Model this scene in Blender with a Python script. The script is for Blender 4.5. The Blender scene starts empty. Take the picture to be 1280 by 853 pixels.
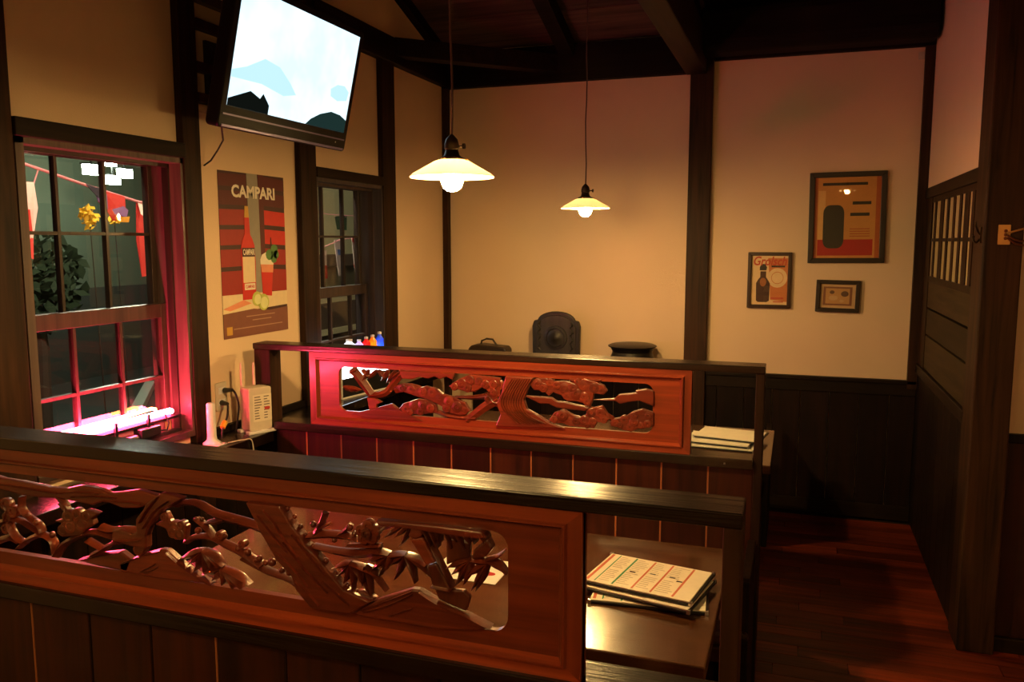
import bpy, bmesh, math, random
from mathutils import Vector, Matrix
random.seed(7)
scene = bpy.context.scene
COL = scene.collection

# ------------------------------------------------------------------ camera
CAM = Vector((0.0, 0.0, 1.65))
FPX = 1030.9
yaw, pit = math.radians(19.0), math.radians(6.81)
fw0 = Vector((-math.sin(yaw), math.cos(yaw), 0)); rt = Vector((math.cos(yaw), math.sin(yaw), 0)); UPV = Vector((0, 0, 1))
fw = fw0*math.cos(pit) - UPV*math.sin(pit)
up = UPV*math.cos(pit) + fw0*math.sin(pit)
cd = bpy.data.cameras.new('camera'); cam = bpy.data.objects.new('camera', cd); COL.objects.link(cam)
cd.sensor_width = 36.0; cd.lens = FPX/1280*36.0; cd.clip_start = 0.02
m3 = Matrix((rt, up, -fw)).transposed()
cam.matrix_world = Matrix.Translation(CAM) @ m3.to_4x4()
scene.camera = cam

def ray(x, y): return rt*((x-640)/FPX) - up*((y-426.5)/FPX) + fw
def atX(x, y, X): d = ray(x, y); return CAM + d*((X-CAM.x)/d.x)
def atY(x, y, Y): d = ray(x, y); return CAM + d*((Y-CAM.y)/d.y)
def atZ(x, y, Z): d = ray(x, y); return CAM + d*((Z-CAM.z)/d.z)

# ------------------------------------------------------------------ world, exposure
w = bpy.data.worlds.new('night'); scene.world = w; w.use_nodes = True
w.node_tree.nodes['Background'].inputs[0].default_value = (0.010, 0.012, 0.02, 1)
w.node_tree.nodes['Background'].inputs[1].default_value = 0.15
vs = scene.view_settings
vs.view_transform = 'Standard'; vs.look = 'None'; vs.gamma = 1.0; vs.use_curve_mapping = False
vs.exposure = 1.6
BULB = 280.0          # strength of each pendant bulb
NEON = 105.0
TVS = .50
LIGHTBOX = 5.0

# ------------------------------------------------------------------ materials
def newmat(name):
    m = bpy.data.materials.new(name); m.use_nodes = True
    nt = m.node_tree; b = nt.nodes['Principled BSDF']
    return m, nt, b
def link(nt, a, b): nt.links.new(a, b)
def plain(name, col, rough=.5, metal=0, coat=0, spec=None):
    m, nt, b = newmat(name)
    b.inputs['Roughness'].default_value = rough; b.inputs['Metallic'].default_value = metal
    b.inputs['Coat Weight'].default_value = coat; b.inputs['Coat Roughness'].default_value = .12
    if spec is not None: b.inputs['Specular IOR Level'].default_value = spec
    tc = nt.nodes.new('ShaderNodeTexCoord'); n = nt.nodes.new('ShaderNodeTexNoise'); n.inputs['Scale'].default_value = 35
    r = nt.nodes.new('ShaderNodeMixRGB'); r.inputs[1].default_value = (*[c*.9 for c in col], 1); r.inputs[2].default_value = (*[min(1, c*1.08) for c in col], 1)
    link(nt, tc.outputs['Object'], n.inputs['Vector']); link(nt, n.outputs['Fac'], r.inputs[0]); link(nt, r.outputs[0], b.inputs['Base Color'])
    return m
def emit(name, col, s):
    m = bpy.data.materials.new(name); m.use_nodes = True; nt = m.node_tree
    nt.nodes.clear(); o = nt.nodes.new('ShaderNodeOutputMaterial'); e = nt.nodes.new('ShaderNodeEmission')
    e.inputs[0].default_value = (*col, 1); e.inputs[1].default_value = s; link(nt, e.outputs[0], o.inputs[0]); return m
def wood(name, dark, light, axis='x', rough=.38, coat=.2, bump=.15, stretch=22.0, coat_rough=.15, vary=.35, spec=.5):
    m, nt, b = newmat(name); b.inputs['Specular IOR Level'].default_value = spec
    tc = nt.nodes.new('ShaderNodeTexCoord'); oi = nt.nodes.new('ShaderNodeObjectInfo')
    mu = nt.nodes.new('ShaderNodeMath'); mu.operation = 'MULTIPLY'; mu.inputs[1].default_value = 23.0
    link(nt, oi.outputs['Random'], mu.inputs[0])
    ad = nt.nodes.new('ShaderNodeVectorMath'); ad.operation = 'ADD'
    link(nt, tc.outputs['Object'], ad.inputs[0]); link(nt, mu.outputs[0], ad.inputs[1])
    mp = nt.nodes.new('ShaderNodeMapping'); sc = [stretch]*3; sc['xyz'.index(axis)] = 1.3
    mp.inputs['Scale'].default_value = sc; link(nt, ad.outputs[0], mp.inputs['Vector'])
    n = nt.nodes.new('ShaderNodeTexNoise'); n.inputs['Scale'].default_value = 1.6; n.inputs['Detail'].default_value = 7; n.inputs['Distortion'].default_value = .6
    link(nt, mp.outputs[0], n.inputs['Vector'])
    cr = nt.nodes.new('ShaderNodeValToRGB'); cr.color_ramp.elements[0].position = .3; cr.color_ramp.elements[1].position = .72
    cr.color_ramp.elements[0].color = (*dark, 1); cr.color_ramp.elements[1].color = (*light, 1)
    link(nt, n.outputs['Fac'], cr.inputs[0])
    hs = nt.nodes.new('ShaderNodeHueSaturation'); mr = nt.nodes.new('ShaderNodeMapRange')
    mr.inputs['To Min'].default_value = 1-vary; mr.inputs['To Max'].default_value = 1+vary
    link(nt, oi.outputs['Random'], mr.inputs['Value']); link(nt, mr.outputs[0], hs.inputs['Value']); link(nt, cr.outputs[0], hs.inputs['Color'])
    link(nt, hs.outputs[0], b.inputs['Base Color'])
    bp = nt.nodes.new('ShaderNodeBump'); bp.inputs['Strength'].default_value = bump; bp.inputs['Distance'].default_value = .004
    link(nt, n.outputs['Fac'], bp.inputs['Height']); link(nt, bp.outputs[0], b.inputs['Normal'])
    b.inputs['Roughness'].default_value = rough; b.inputs['Coat Weight'].default_value = coat; b.inputs['Coat Roughness'].default_value = coat_rough
    return m
def plaster(name, col):
    m, nt, b = newmat(name)
    tc = nt.nodes.new('ShaderNodeTexCoord')
    n = nt.nodes.new('ShaderNodeTexNoise'); n.inputs['Scale'].default_value = 160; n.inputs['Detail'].default_value = 4
    n2 = nt.nodes.new('ShaderNodeTexNoise'); n2.inputs['Scale'].default_value = 2.2; n2.inputs['Detail'].default_value = 3
    link(nt, tc.outputs['Object'], n.inputs['Vector']); link(nt, tc.outputs['Object'], n2.inputs['Vector'])
    mx = nt.nodes.new('ShaderNodeMixRGB'); mx.inputs[1].default_value = (*[c*.9 for c in col], 1); mx.inputs[2].default_value = (*[c*1.05 for c in col], 1)
    link(nt, n2.outputs['Fac'], mx.inputs[0]); link(nt, mx.outputs[0], b.inputs['Base Color'])
    bp = nt.nodes.new('ShaderNodeBump'); bp.inputs['Strength'].default_value = .25; bp.inputs['Distance'].default_value = .003
    link(nt, n.outputs['Fac'], bp.inputs['Height']); link(nt, bp.outputs[0], b.inputs['Normal'])
    b.inputs['Roughness'].default_value = .9; b.inputs['Specular IOR Level'].default_value = .2
    return m
def glass(name, refl=.08, tint=(1, 1, 1), rough=.0):
    m = bpy.data.materials.new(name); m.use_nodes = True; nt = m.node_tree; nt.nodes.clear()
    o = nt.nodes.new('ShaderNodeOutputMaterial'); t = nt.nodes.new('ShaderNodeBsdfTransparent'); g = nt.nodes.new('ShaderNodeBsdfGlossy')
    t.inputs[0].default_value = (*tint, 1); g.inputs['Roughness'].default_value = rough
    lw = nt.nodes.new('ShaderNodeLayerWeight'); lw.inputs[0].default_value = .5
    pw_ = nt.nodes.new('ShaderNodeMath'); pw_.operation = 'POWER'; pw_.inputs[1].default_value = 5.0; link(nt, lw.outputs['Facing'], pw_.inputs[0])
    mx = nt.nodes.new('ShaderNodeMixShader')
    ma = nt.nodes.new('ShaderNodeMath'); ma.operation = 'ADD'; ma.inputs[1].default_value = refl; ma.use_clamp = True
    link(nt, pw_.outputs[0], ma.inputs[0]); link(nt, ma.outputs[0], mx.inputs[0]); link(nt, t.outputs[0], mx.inputs[1]); link(nt, g.outputs[0], mx.inputs[2]); link(nt, mx.outputs[0], o.inputs[0])
    return m
def opal(name, col, tr=.45):
    m = bpy.data.materials.new(name); m.use_nodes = True; nt = m.node_tree; nt.nodes.clear()
    o = nt.nodes.new('ShaderNodeOutputMaterial'); d = nt.nodes.new('ShaderNodeBsdfDiffuse'); t = nt.nodes.new('ShaderNodeBsdfTranslucent')
    g = nt.nodes.new('ShaderNodeBsdfGlossy'); g.inputs['Roughness'].default_value = .15
    d.inputs[0].default_value = (*col, 1); t.inputs[0].default_value = (*col, 1)
    a = nt.nodes.new('ShaderNodeMixShader'); a.inputs[0].default_value = tr
    b = nt.nodes.new('ShaderNodeMixShader'); b.inputs[0].default_value = .05
    link(nt, d.outputs[0], a.inputs[1]); link(nt, t.outputs[0], a.inputs[2]); link(nt, a.outputs[0], b.inputs[1]); link(nt, g.outputs[0], b.inputs[2]); link(nt, b.outputs[0], o.inputs[0])
    return m

M = {}
M['plaster'] = plaster('cream_plaster', (.79, .585, .40))
M['dark_x'] = wood('dark_stained_wood_x', (.007, .0035, .002), (.020, .009, .004), 'x', .55, 0, spec=.18)
M['dark_y'] = wood('dark_stained_wood_y', (.007, .0035, .002), (.020, .009, .004), 'y', .55, 0, spec=.18)
M['dark_z'] = wood('dark_stained_wood_z', (.009, .004, .002), (.046, .018, .0075), 'z', .55, 0, spec=.18)
M['ceil'] = wood('ceiling_board_wood', (.05, .028, .020), (.14, .075, .052), 'x', .8, 0)
M['black_wood'] = wood('black_beam_wood', (.005, .004, .003), (.012, .008, .006), 'x', .7, 0, spec=.1)
M['rail'] = wood('rail_wood', (.005, .003, .002), (.018, .009, .005), 'x', .25, 0, .3, 40, .2)
M['red_x'] = wood('red_lacquer_wood_x', (.15, .022, .006), (.31, .052, .014), 'x', .36, .25, .1, 30)
M['red_z'] = wood('red_lacquer_wood_z', (.14, .020, .006), (.29, .048, .013), 'z', .36, .25, .1, 30)
M['carve'] = wood('carved_wood', (.08, .012, .005), (.20, .031, .010), 'x', .36, .3, .5, 35, .18)
M['carve_dark'] = wood('dark_carved_wood', (.05, .010, .005), (.13, .026, .010), 'z', .32, .3, .3, 35)
M['board'] = wood('wainscot_board_wood', (.014, .0035, .002), (.046, .010, .0035), 'z', .45, .08, spec=.3)
M['board_dk'] = wood('dark_wainscot_wood', (.005, .0025, .0015), (.015, .005, .0025), 'z', .6, 0, spec=.15)
M['seam'] = wood('pale_seam_wood', (.26, .09, .03), (.36, .13, .045), 'z', .5, 0)
M['floor'] = wood('red_brown_floor_plank', (.070, .010, .004), (.21, .031, .008), 'x', .42, .08, .12, 25, .25, .5, spec=.25)
M['floor_gap'] = plain('floor_gap', (.012, .005, .003), .8)
M['table'] = wood('table_wood', (.045, .017, .007), (.105, .040, .014), 'x', .24, .5, .12, 30, .1, .1)
M['black'] = plain('black_plastic', (.012, .012, .013), .35)
M['blackm'] = plain('black_matte', (.010, .010, .010), .7)
M['leather'] = plain('dark_brown_leather', (.030, .016, .009), .45)
M['iron'] = plain('black_iron', (.02, .018, .016), .4, .6)
M['bronze'] = plain('aged_bronze', (.055, .035, .018), .38, .8)
M['brass'] = plain('worn_brass', (.55, .27, .09), .38, .8)
M['copper'] = plain('copper_hook', (.20, .075, .03), .35, .8)
M['steel'] = plain('steel', (.6, .6, .6), .3, 1)
M['white'] = plain('white_plastic', (.78, .76, .74), .4)
M['offwhite'] = plain('offwhite_plastic', (.66, .58, .46), .5)
M['paper'] = plain('cream_paper', (.88, .80, .64), .7)
M['paper_w'] = plain('white_paper', (.85, .82, .76), .7)
M['glass'] = glass('window_glass', .03, (.93, .95, .94))
M['pglass'] = glass('picture_glass', .02)
M['opal'] = opal('opal_glass', (.90, .86, .78), .22)
M['opal_bright'] = opal('thin_opal_glass', (.92, .89, .84), .50)
M['cordm'] = plain('brown_cord', (.06, .025, .015), .7)
M['neon'] = emit('neon_glow', (1.0, .045, .105), NEON)
M['neon_o'] = emit('neon_orange_glow', (1.0, .20, .05), NEON*.35)
M['acryl'] = plain('pink_acrylic', (.75, .18, .35), .25)
M['win_wood'] = wood('window_frame_wood', (.018, .010, .008), (.05, .028, .02), 'z', .45, .15)
M['jamb'] = wood('window_jamb_wood', (.05, .030, .027), (.11, .07, .06), 'z', .5, .1)  # paler than the other jamb so the neon pink shows on it
def C(name, col, rough=.55): M[name] = plain(name, col, rough)

# ------------------------------------------------------------------ mesh helpers
class MB:
    def __init__(s): s.v = []; s.f = []
    def add(s, vs_, fs):
        o = len(s.v); s.v += [tuple(p) for p in vs_]; s.f += [tuple(i+o for i in f) for f in fs]; return s
    def box(s, x0, x1, y0, y1, z0, z1):
        p = [(x, y, z) for z in (z0, z1) for y in (y0, y1) for x in (x0, x1)]
        return s.add(p, [(0, 2, 3, 1), (4, 5, 7, 6), (0, 1, 5, 4), (2, 6, 7, 3), (0, 4, 6, 2), (1, 3, 7, 5)])
    def hexa(s, bot, top):
        return s.add(list(bot)+list(top), [(3, 2, 1, 0), (4, 5, 6, 7), (0, 1, 5, 4), (1, 2, 6, 5), (2, 3, 7, 6), (3, 0, 4, 7)])
    def prism(s, poly, fn, d0, d1):
        """poly of 2-D points -> slab between depths d0 and d1 (fn(u, v, d) -> xyz)"""
        n = len(poly); a = [fn(u, v, d0) for u, v in poly]; b = [fn(u, v, d1) for u, v in poly]
        fs = [tuple(range(n)), tuple(range(2*n-1, n-1, -1))] + [(i, n+i, n+(i+1) % n, (i+1) % n) for i in range(n)]
        return s.add(a+b, fs)
    def lathe(s, prof, c=(0, 0, 0), n=24, axis='z', closed=False):
        rings = []; vs_ = []; fs = []
        for r, h in prof:
            for k in range(n):
                a = 2*math.pi*k/n; x, y = r*math.cos(a), r*math.sin(a)
                p = {'z': (x, y, h), 'y': (x, h, y), 'x': (h, x, y)}[axis]
                vs_.append((c[0]+p[0], c[1]+p[1], c[2]+p[2]))
        m = len(prof)
        for i in range(m if closed else m-1):
            for k in range(n):
                a, b = i*n+k, i*n+(k+1) % n; j = (i+1) % m
                fs.append((a, b, j*n+(k+1) % n, j*n+k))
        if not closed:
            fs.append(tuple(range(n-1, -1, -1))); fs.append(tuple(range((m-1)*n, m*n)))
        return s.add(vs_, fs)
    def tube(s, pts, r, n=8, taper=None):
        pts = [Vector(p) for p in pts]; vs_ = []; fs = []; m = len(pts)
        ref = Vector((0, 0, 1))
        for i, p in enumerate(pts):
            t = (pts[min(i+1, m-1)]-pts[max(i-1, 0)]).normalized()
            if abs(t.dot(ref)) > .95: ref = Vector((1, 0, 0)) if abs(t.x) < .9 else Vector((0, 1, 0))
            a = t.cross(ref).normalized(); b = t.cross(a).normalized()
            rr = r if taper is None else taper[i]
            for k in range(n):
                th = 2*math.pi*k/n; vs_.append(p+a*(rr*math.cos(th))+b*(rr*math.sin(th)))
        for i in range(m-1):
            for k in range(n): fs.append((i*n+k, i*n+(k+1) % n, (i+1)*n+(k+1) % n, (i+1)*n+k))
        fs.append(tuple(range(n-1, -1, -1))); fs.append(tuple(range((m-1)*n, m*n)))
        return s.add(vs_, fs)
    def sphere(s, c, r, n=12, sz=1.0):
        prof = [(max(1e-4, r*math.sin(math.pi*i/n)), -r*sz*math.cos(math.pi*i/n)) for i in range(n+1)]
        return s.lathe(prof, c, max(10, n))
    def mesh(s, name, smooth=False, origin=(0, 0, 0)):
        me = bpy.data.meshes.new(name)
        me.from_pydata([(p[0]-origin[0], p[1]-origin[1], p[2]-origin[2]) for p in s.v], [], s.f)
        bm = bmesh.new(); bm.from_mesh(me); bmesh.ops.recalc_face_normals(bm, faces=bm.faces); bm.to_mesh(me); bm.free()
        if smooth:
            me.polygons.foreach_set('use_smooth', [True]*len(me.polygons))
        return me
    def build(s, name, mat, parent=None, smooth=False, bevel=0, local=False, sharp=40):
        """vertices are world coordinates (shifted by the thing's base) unless local"""
        org = (0, 0, 0)
        if parent is not None and not local: org = root_of(parent).location
        me = s.mesh(name, smooth, org); me.materials.append(M[mat] if isinstance(mat, str) else mat)
        o = bpy.data.objects.new(name, me); COL.objects.link(o)
        if parent is not None: o.parent = parent
        if smooth: me.set_sharp_from_angle(angle=math.radians(sharp))
        if bevel:
            b = o.modifiers.new('bevel', 'BEVEL'); b.width = bevel; b.segments = 2; b.limit_method = 'ANGLE'; b.angle_limit = math.radians(35)
        return o
def root_of(o):
    while o.parent is not None: o = o.parent
    return o
def B(*a): return MB().box(*a)
def tag(o, label, cat, group=None):
    o['label'] = label; o['category'] = cat
    if group: o['group'] = group
    return o
def struct(o): o['kind'] = 'structure'; return o
def empty(name, loc=(0, 0, 0), rotz=0.0):
    o = bpy.data.objects.new(name, None); COL.objects.link(o); o.location = loc; o.rotation_euler = (0, 0, rotz); o.empty_display_size = .05
    return o
def thing(name, label, cat, loc=(0, 0, 0), rotz=0.0, group=None): return tag(empty(name, loc, rotz), label, cat, group)
def copy_tree(o, parent=None):
    c = o.copy(); COL.objects.link(c)
    if parent is not None: c.parent = parent
    for ch in o.children: copy_tree(ch, c)
    return c
def rect(u0, u1, v0, v1): return [(u0, v0), (u1, v0), (u1, v1), (u0, v1)]
def rrect(u0, u1, v0, v1, r, n=5):
    out = []
    for cx, cy, a0 in ((u1-r, v0+r, -90), (u1-r, v1-r, 0), (u0+r, v1-r, 90), (u0+r, v0+r, 180)):
        for k in range(n+1):
            a = math.radians(a0+90*k/n); out.append((cx+r*math.cos(a), cy+r*math.sin(a)))
    return out
def circle(cx, cy, r, n=18, ry=None): return [(cx+r*math.cos(2*math.pi*k/n), cy+(ry or r)*math.sin(2*math.pi*k/n)) for k in range(n)]
def text_mb(body, fn, u0, u1, v0, v1, d, shear=0, bold=0.0, th=.0006):
    """flat lettering fitted into a rectangle of the plane given by fn(u, v, d)"""
    cu = bpy.data.curves.new('txt', 'FONT'); cu.body = body; cu.size = 1; cu.shear = shear; cu.offset = bold; cu.resolution_u = 3
    to = bpy.data.objects.new('txt', cu); COL.objects.link(to)
    dg = bpy.context.evaluated_depsgraph_get(); me = bpy.data.meshes.new_from_object(to.evaluated_get(dg))
    xs = [v.co.x for v in me.vertices]; ys = [v.co.y for v in me.vertices]
    ax, bx, ay, by = min(xs), max(xs), min(ys), max(ys)
    mb = MB(); V = [fn(u0+(v.co.x-ax)/(bx-ax)*(u1-u0), v0+(v.co.y-ay)/(by-ay)*(v1-v0), d+th) for v in me.vertices]
    mb.add(V, [tuple(p.vertices) for p in me.polygons])
    bpy.data.objects.remove(to); bpy.data.curves.remove(cu); bpy.data.meshes.remove(me)
    return mb

# ------------------------------------------------------------------ main dimensions
XL, YB, XR = -2.30, 5.28, .684      # plaster faces: left wall, back wall, right wall
PX = -2.268                         # face of the left wall's pillars
YN, YF = 1.32, 2.965                # fronts of the two partitions
ZR, ZRB = 1.221, 1.195              # rail top / bottom
ZS, ZS2 = .888, .852                # panel bottom, sill bottom
LEDGE = .845
YP = 3.60                           # face of the pillar beside the aisle
def slope(y): return 2.90 + .325*(YB-y)      # underside of the roof boards

# ------------------------------------------------------------------ floor
fl = B(-2.5, 3.2, -2.6, 5.4, -.12, -.012).build('floor', 'floor_gap'); struct(fl)
pw, pl = .088, .93
plank_me = B(0, pl-.003, 0, pw-.0025, -.03, 0).mesh('plank'); plank_me.materials.append(M['floor'])
rows = int((5.26-.35)/pw)
for r in range(rows):
    y = .35 + r*pw; off = (r*.37) % pl
    x = -.62 - off*.5
    while x < 2.1 and not (y > 3.62 and x > .70):
        o = bpy.data.objects.new('plank', plank_me); COL.objects.link(o); o.parent = fl; o.location = (x, y, 0)
        x += pl
MB().box(-2.5, -.95, -2.6, 5.4, -.03, -.001).box(-.95, 3.2, -2.6, .34, -.03, -.001).build('plank_field', 'floor', fl)

# ------------------------------------------------------------------ left wall
wl = MB()
def lw(y0, y1, z0, z1, x0=-2.46, x1=XL): wl.box(x0, x1, y0, y1, z0, z1)
WIN = [(1.94, 2.672), (3.60, 4.315)]
ZW0, ZW1, ZL = .90, 1.975, 2.03
lw(-2.6, WIN[0][0], 0, 5.0); lw(WIN[0][1], WIN[1][0], 0, 4.4); lw(WIN[1][1], YB+.15, 0, 3.9)
for a, b in WIN: lw(a, b, 0, ZW0-.02); lw(a, b, ZW1, 4.7)
wall_left = struct(wl.build('wall_left', 'plaster'))
for a, b in ((1.78, 1.93), (2.672, 2.772), (3.475, 3.615), (4.315, 4.475)):
    B(-2.47, PX, a, b, 0, 2.83).build('pillar', 'dark_z', wall_left, bevel=.004)
B(-2.40, -2.262, 5.225, 5.275, 0, 2.7).build('corner_post', 'dark_z', wall_left)
# header beam along the wall, lintels over the windows
B(-2.44, -2.255, 3.62, 5.25, 2.684, 2.832).build('header_beam', 'dark_y', wall_left, bevel=.005)
B(-2.44, PX+.012, 1.93, 2.672, 1.975, 2.032).build('lintel', 'dark_y', wall_left, bevel=.003)
B(-2.44, PX+.004, 3.615, 4.315, 1.975, 2.025).build('lintel', 'dark_y', wall_left, bevel=.003)
# rake board of the gable
mb = MB(); y0, y1 = 5.24, 1.2
mb.hexa([(XL, y0, slope(y0)-.07), (XL+.05, y0, slope(y0)-.07), (XL+.05, y1, slope(y1)-.07), (XL, y1, slope(y1)-.07)],
        [(XL, y0, slope(y0)), (XL+.05, y0, slope(y0)), (XL+.05, y1, slope(y1)), (XL, y1, slope(y1))])
mb.build('rake_board', 'dark_y', wall_left)
# barred transom above the poster
for z in (2.225, 2.345, 2.51, 2.615):
    B(XL, XL+.035, 2.772, 3.475, z-.020, z+.018).build('transom_bar', 'board', wall_left, bevel=.002)
B(XL, XL+.03, 2.772, 3.475, 2.172, 2.19).build('transom_ledge', 'plaster', wall_left)
# the ledge under the windows with its dark boarding
B(XL, -2.105, 1.0, YF-.004, LEDGE-.045, LEDGE).build('window_ledge', 'rail', wall_left, bevel=.003)
B(XL, -2.105, YF+.10, 5.02, LEDGE-.045, LEDGE).build('window_ledge', 'rail', wall_left, bevel=.003)
B(XL, XL+.02, 2.772, 3.475, LEDGE, LEDGE+.028).build('ledge_upstand', 'dark_y', wall_left)
for k in range(25):
    y = 1.0 + k*.16
    B(XL, XL+.018, y+.002, y+.158, 0, LEDGE-.045).build('wainscot_board', 'board_dk', wall_left)

# ------------------------------------------------------------------ windows in the left wall
M['jamb2'] = wood('cool_dark_jamb_wood', (.022, .017, .018), (.05, .038, .040), 'z', .5, .1)  # same jamb tinted bluish, the cool light painted into the wood
def window(n, a, b, cols):
    wn = struct(empty('window_%d' % n, (-2.43, (a+b)/2, ZW0)))
    fr = MB()
    fr.box(-2.455, -2.275, a, a+.030, ZW0, ZW1); fr.box(-2.455, -2.275, b-.014, b, ZW0, ZW1); fr.box(-2.455, -2.275, a, b, ZW1-.02, ZW1)
    fr.build('frame', 'jamb' if n == 1 else 'jamb2', wn)
    MB().box(-2.36, -2.33, b-.022, b-.014, ZW0, ZW1).box(-2.36, -2.33, a+.03, a+.042, ZW0, ZW1).box(-2.36, -2.33, a, b, ZW1-.034, ZW1-.02).build('stop_bead', 'win_wood', wn)
    B(-2.46, -2.272, a, b, ZW0-.025, ZW0).build('sill', 'win_wood', wn, bevel=.002)
    for nm, x, z0, z1, zm in (('upper_sash', -2.43, 1.355, 1.965, 1.682), ('lower_sash', -2.392, ZW0, 1.41, 1.118)):
        y0, y1 = a+.03, b-.014; st = .024 if nm[0] == 'u' else .03
        s = MB(); s.box(x-.016, x+.016, y0, y0+st, z0, z1); s.box(x-.016, x+.016, y1-st, y1, z0, z1)
        top = .02 if nm[0] == 'u' else .056; bot = .052 if nm[0] == 'u' else .05
        s.box(x-.016, x+.016, y0+st, y1-st, z1-top, z1); s.box(x-.016, x+.016, y0+st, y1-st, z0, z0+bot)
        so = s.build(nm, 'win_wood', wn, bevel=.002)
        gy0, gy1, gz0, gz1 = y0+st, y1-st, z0+bot, z1-top
        for c in cols: B(x-.011, x+.011, c-.006, c+.006, gz0, gz1).build('muntin', 'win_wood', so)
        B(x-.010, x+.010, gy0, gy1, zm-.006, zm+.006).build('muntin', 'win_wood', so)
        ys = [gy0]+list(cols)+[gy1]
        for i in range(len(ys)-1):
            for za, zb in ((gz0, zm), (zm, gz1)):
                B(x-.0015, x+.0015, ys[i]+.006, ys[i+1]-.006, za+.006, zb-.006).build('pane', 'glass', so)
    return wn
window(1, *WIN[0], (2.213, 2.424))
window(2, *WIN[1], (3.905, 4.118))

# ------------------------------------------------------------------ back wall
bw = MB().box(-2.46, XR+.12, YB, YB+.15, 0, 3.4)
wall_back = struct(bw.build('wall_back', 'plaster'))
B(-.655, -.520, YB-.055, YB, 0, 2.9).build('pillar', 'dark_z', wall_back, bevel=.004)
B(XL, -.655, YB-.06, YB, 2.672, 2.90).build('header_beam', 'black_wood', wall_back, bevel=.004)
B(-.52, XR, YB-.05, YB, 2.738, 3.1).build('header_beam', 'black_wood', wall_back, bevel=.004)
B(XR-.05, XR, YB-.04, YB, .8, 2.76).build('corner_post', 'dark_z', wall_back)
# boarding with its cap, shelf in the left bay
B(-.52, XR, YB-.04, YB, .825, .848).build('wainscot_cap', 'dark_x', wall_back, bevel=.003)
B(-.52, XR, YB-.03, YB, .755, .825).build('wainscot_rail', 'dark_x', wall_back, bevel=.003)
shf = thing('wall_shelf', 'long dark shelf along the far plaster wall holding the plaque and pot', 'shelf', (-1.38, YB-.125, .84))
B(-2.10, -.655, YB-.25, YB-.024, .860, .896).build('shelf_board', 'dark_x', shf, bevel=.003)
for x in (-2.0, -1.38, -.76): B(x-.015, x+.015, YB-.20, YB-.024, .78, .860).build('bracket', 'dark_z', shf)
for k in range(17):
    x = -2.10 + k*.1655
    B(x, min(x+.161, XR), YB-.022, YB, 0, .812 if x < -.60 else .755).build('wainscot_board', 'board_dk', wall_back, bevel=.003)
B(-.52, XR, YB-.035, YB-.022, 0, .09).build('baseboard', 'dark_x', wall_back, bevel=.003)
sen = tag(MB().box(.600, .632, YB-.012, YB, 2.672, 2.712).build('wall_sensor', 'offwhite', bevel=.002), 'small grey square sensor at the top corner of the plaster by the right wall', 'sensor')

# ------------------------------------------------------------------ right wall, pillar, wall beyond the pillar
rw = MB().box(XR, XR+.10, 3.70, YB+.15, 1.95, 3.4).box(XR+.06, XR+.10, 3.70, YB+.1, 0, 1.95)
wall_right = struct(rw.build('wall_right', 'plaster'))
B(XR-.012, XR+.06, 3.78, YB, 1.895, 1.952).build('lintel', 'dark_y', wall_right, bevel=.003)
B(XR-.012, XR+.06, 3.78, YB, .90, .955).build('wainscot_rail', 'dark_y', wall_right, bevel=.003)
for k in range(9):
    y = 3.80+k*.163
    B(XR, XR+.06, y, y+.160, 0, .90).build('wainscot_board', 'board_dk', wall_right, bevel=.003)
pillar = B(.672, .806, YP, 3.80, 0, 3.3).build('trim_1', 'dark_z', bevel=.006); struct(pillar)
M['shoji'] = plain('aged_screen_paper', (.46, .34, .17), .8)
win3 = struct(empty('window_3', (XR+.02, 4.4, .955)))
MB().box(XR-.002, XR+.045, 5.03, 5.10, .955, 1.895).box(XR, XR+.045, 3.80, 3.83, .955, 1.895).box(XR, XR+.045, 3.83, 5.03, 1.865, 1.895).box(XR, XR+.045, 3.83, 5.03, 1.435, 1.468).build('frame', 'dark_z', win3)
B(XR+.006, XR+.010, 3.83, 5.03, 1.468, 1.865).build('paper_screen', 'shoji', win3)
for y in (4.93, 4.72, 4.54, 4.37, 4.21, 4.06, 3.92):
    wdt = .027 if y not in (4.06, 4.72) else .05
    B(XR+.001, XR+.006, y-wdt, y+wdt, 1.468, 1.865).build('lattice_bar', 'dark_z', win3)
B(XR+.002, XR+.006, 3.83, 5.03, 1.655, 1.672).build('lattice_bar', 'dark_y', win3)
M['panel_y'] = wood('screen_board_wood', (.022, .014, .007), (.05, .030, .013), 'y', .6, 0, spec=.15)
for z0, z1 in ((.957, 1.140), (1.150, 1.288), (1.298, 1.435)):
    B(XR+.002, XR+.04, 3.83, 5.03, z0, z1).build('panel_board', 'panel_y', win3, bevel=.002)
B(5.10-4.416, XR+.06, 5.10, YB-.04, .955, 1.895).build('stile_board', 'dark_z', win3)
wf = struct(MB().box(.80, 3.2, YP+.07, YP+.19, .88, 3.4).box(.80, 3.2, YP+.10, YP+.19, 0, .88).build('wall_aisle', 'plaster'))
B(.806, 3.2, YP+.045, YP+.10, .865, .90).build('wainscot_cap', 'dark_x', wf, bevel=.003)
for k in range(14):
    x = .808+k*.165
    B(x, x+.162, YP+.06, YP+.10, .06, .865).build('wainscot_board', 'board', wf, bevel=.003)
B(.806, 3.2, YP+.04, YP+.10, 0, .06).build('baseboard', 'dark_x', wf, bevel=.003)
# the rest of the room behind the photographer
struct(B(-2.5, 3.3, -2.72, -2.6, 0, 5.6).build('wall_front', 'plaster'))
struct(B(3.2, 3.32, -2.6, YP+.2, 0, 5.6).build('wall_side', 'plaster'))

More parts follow.
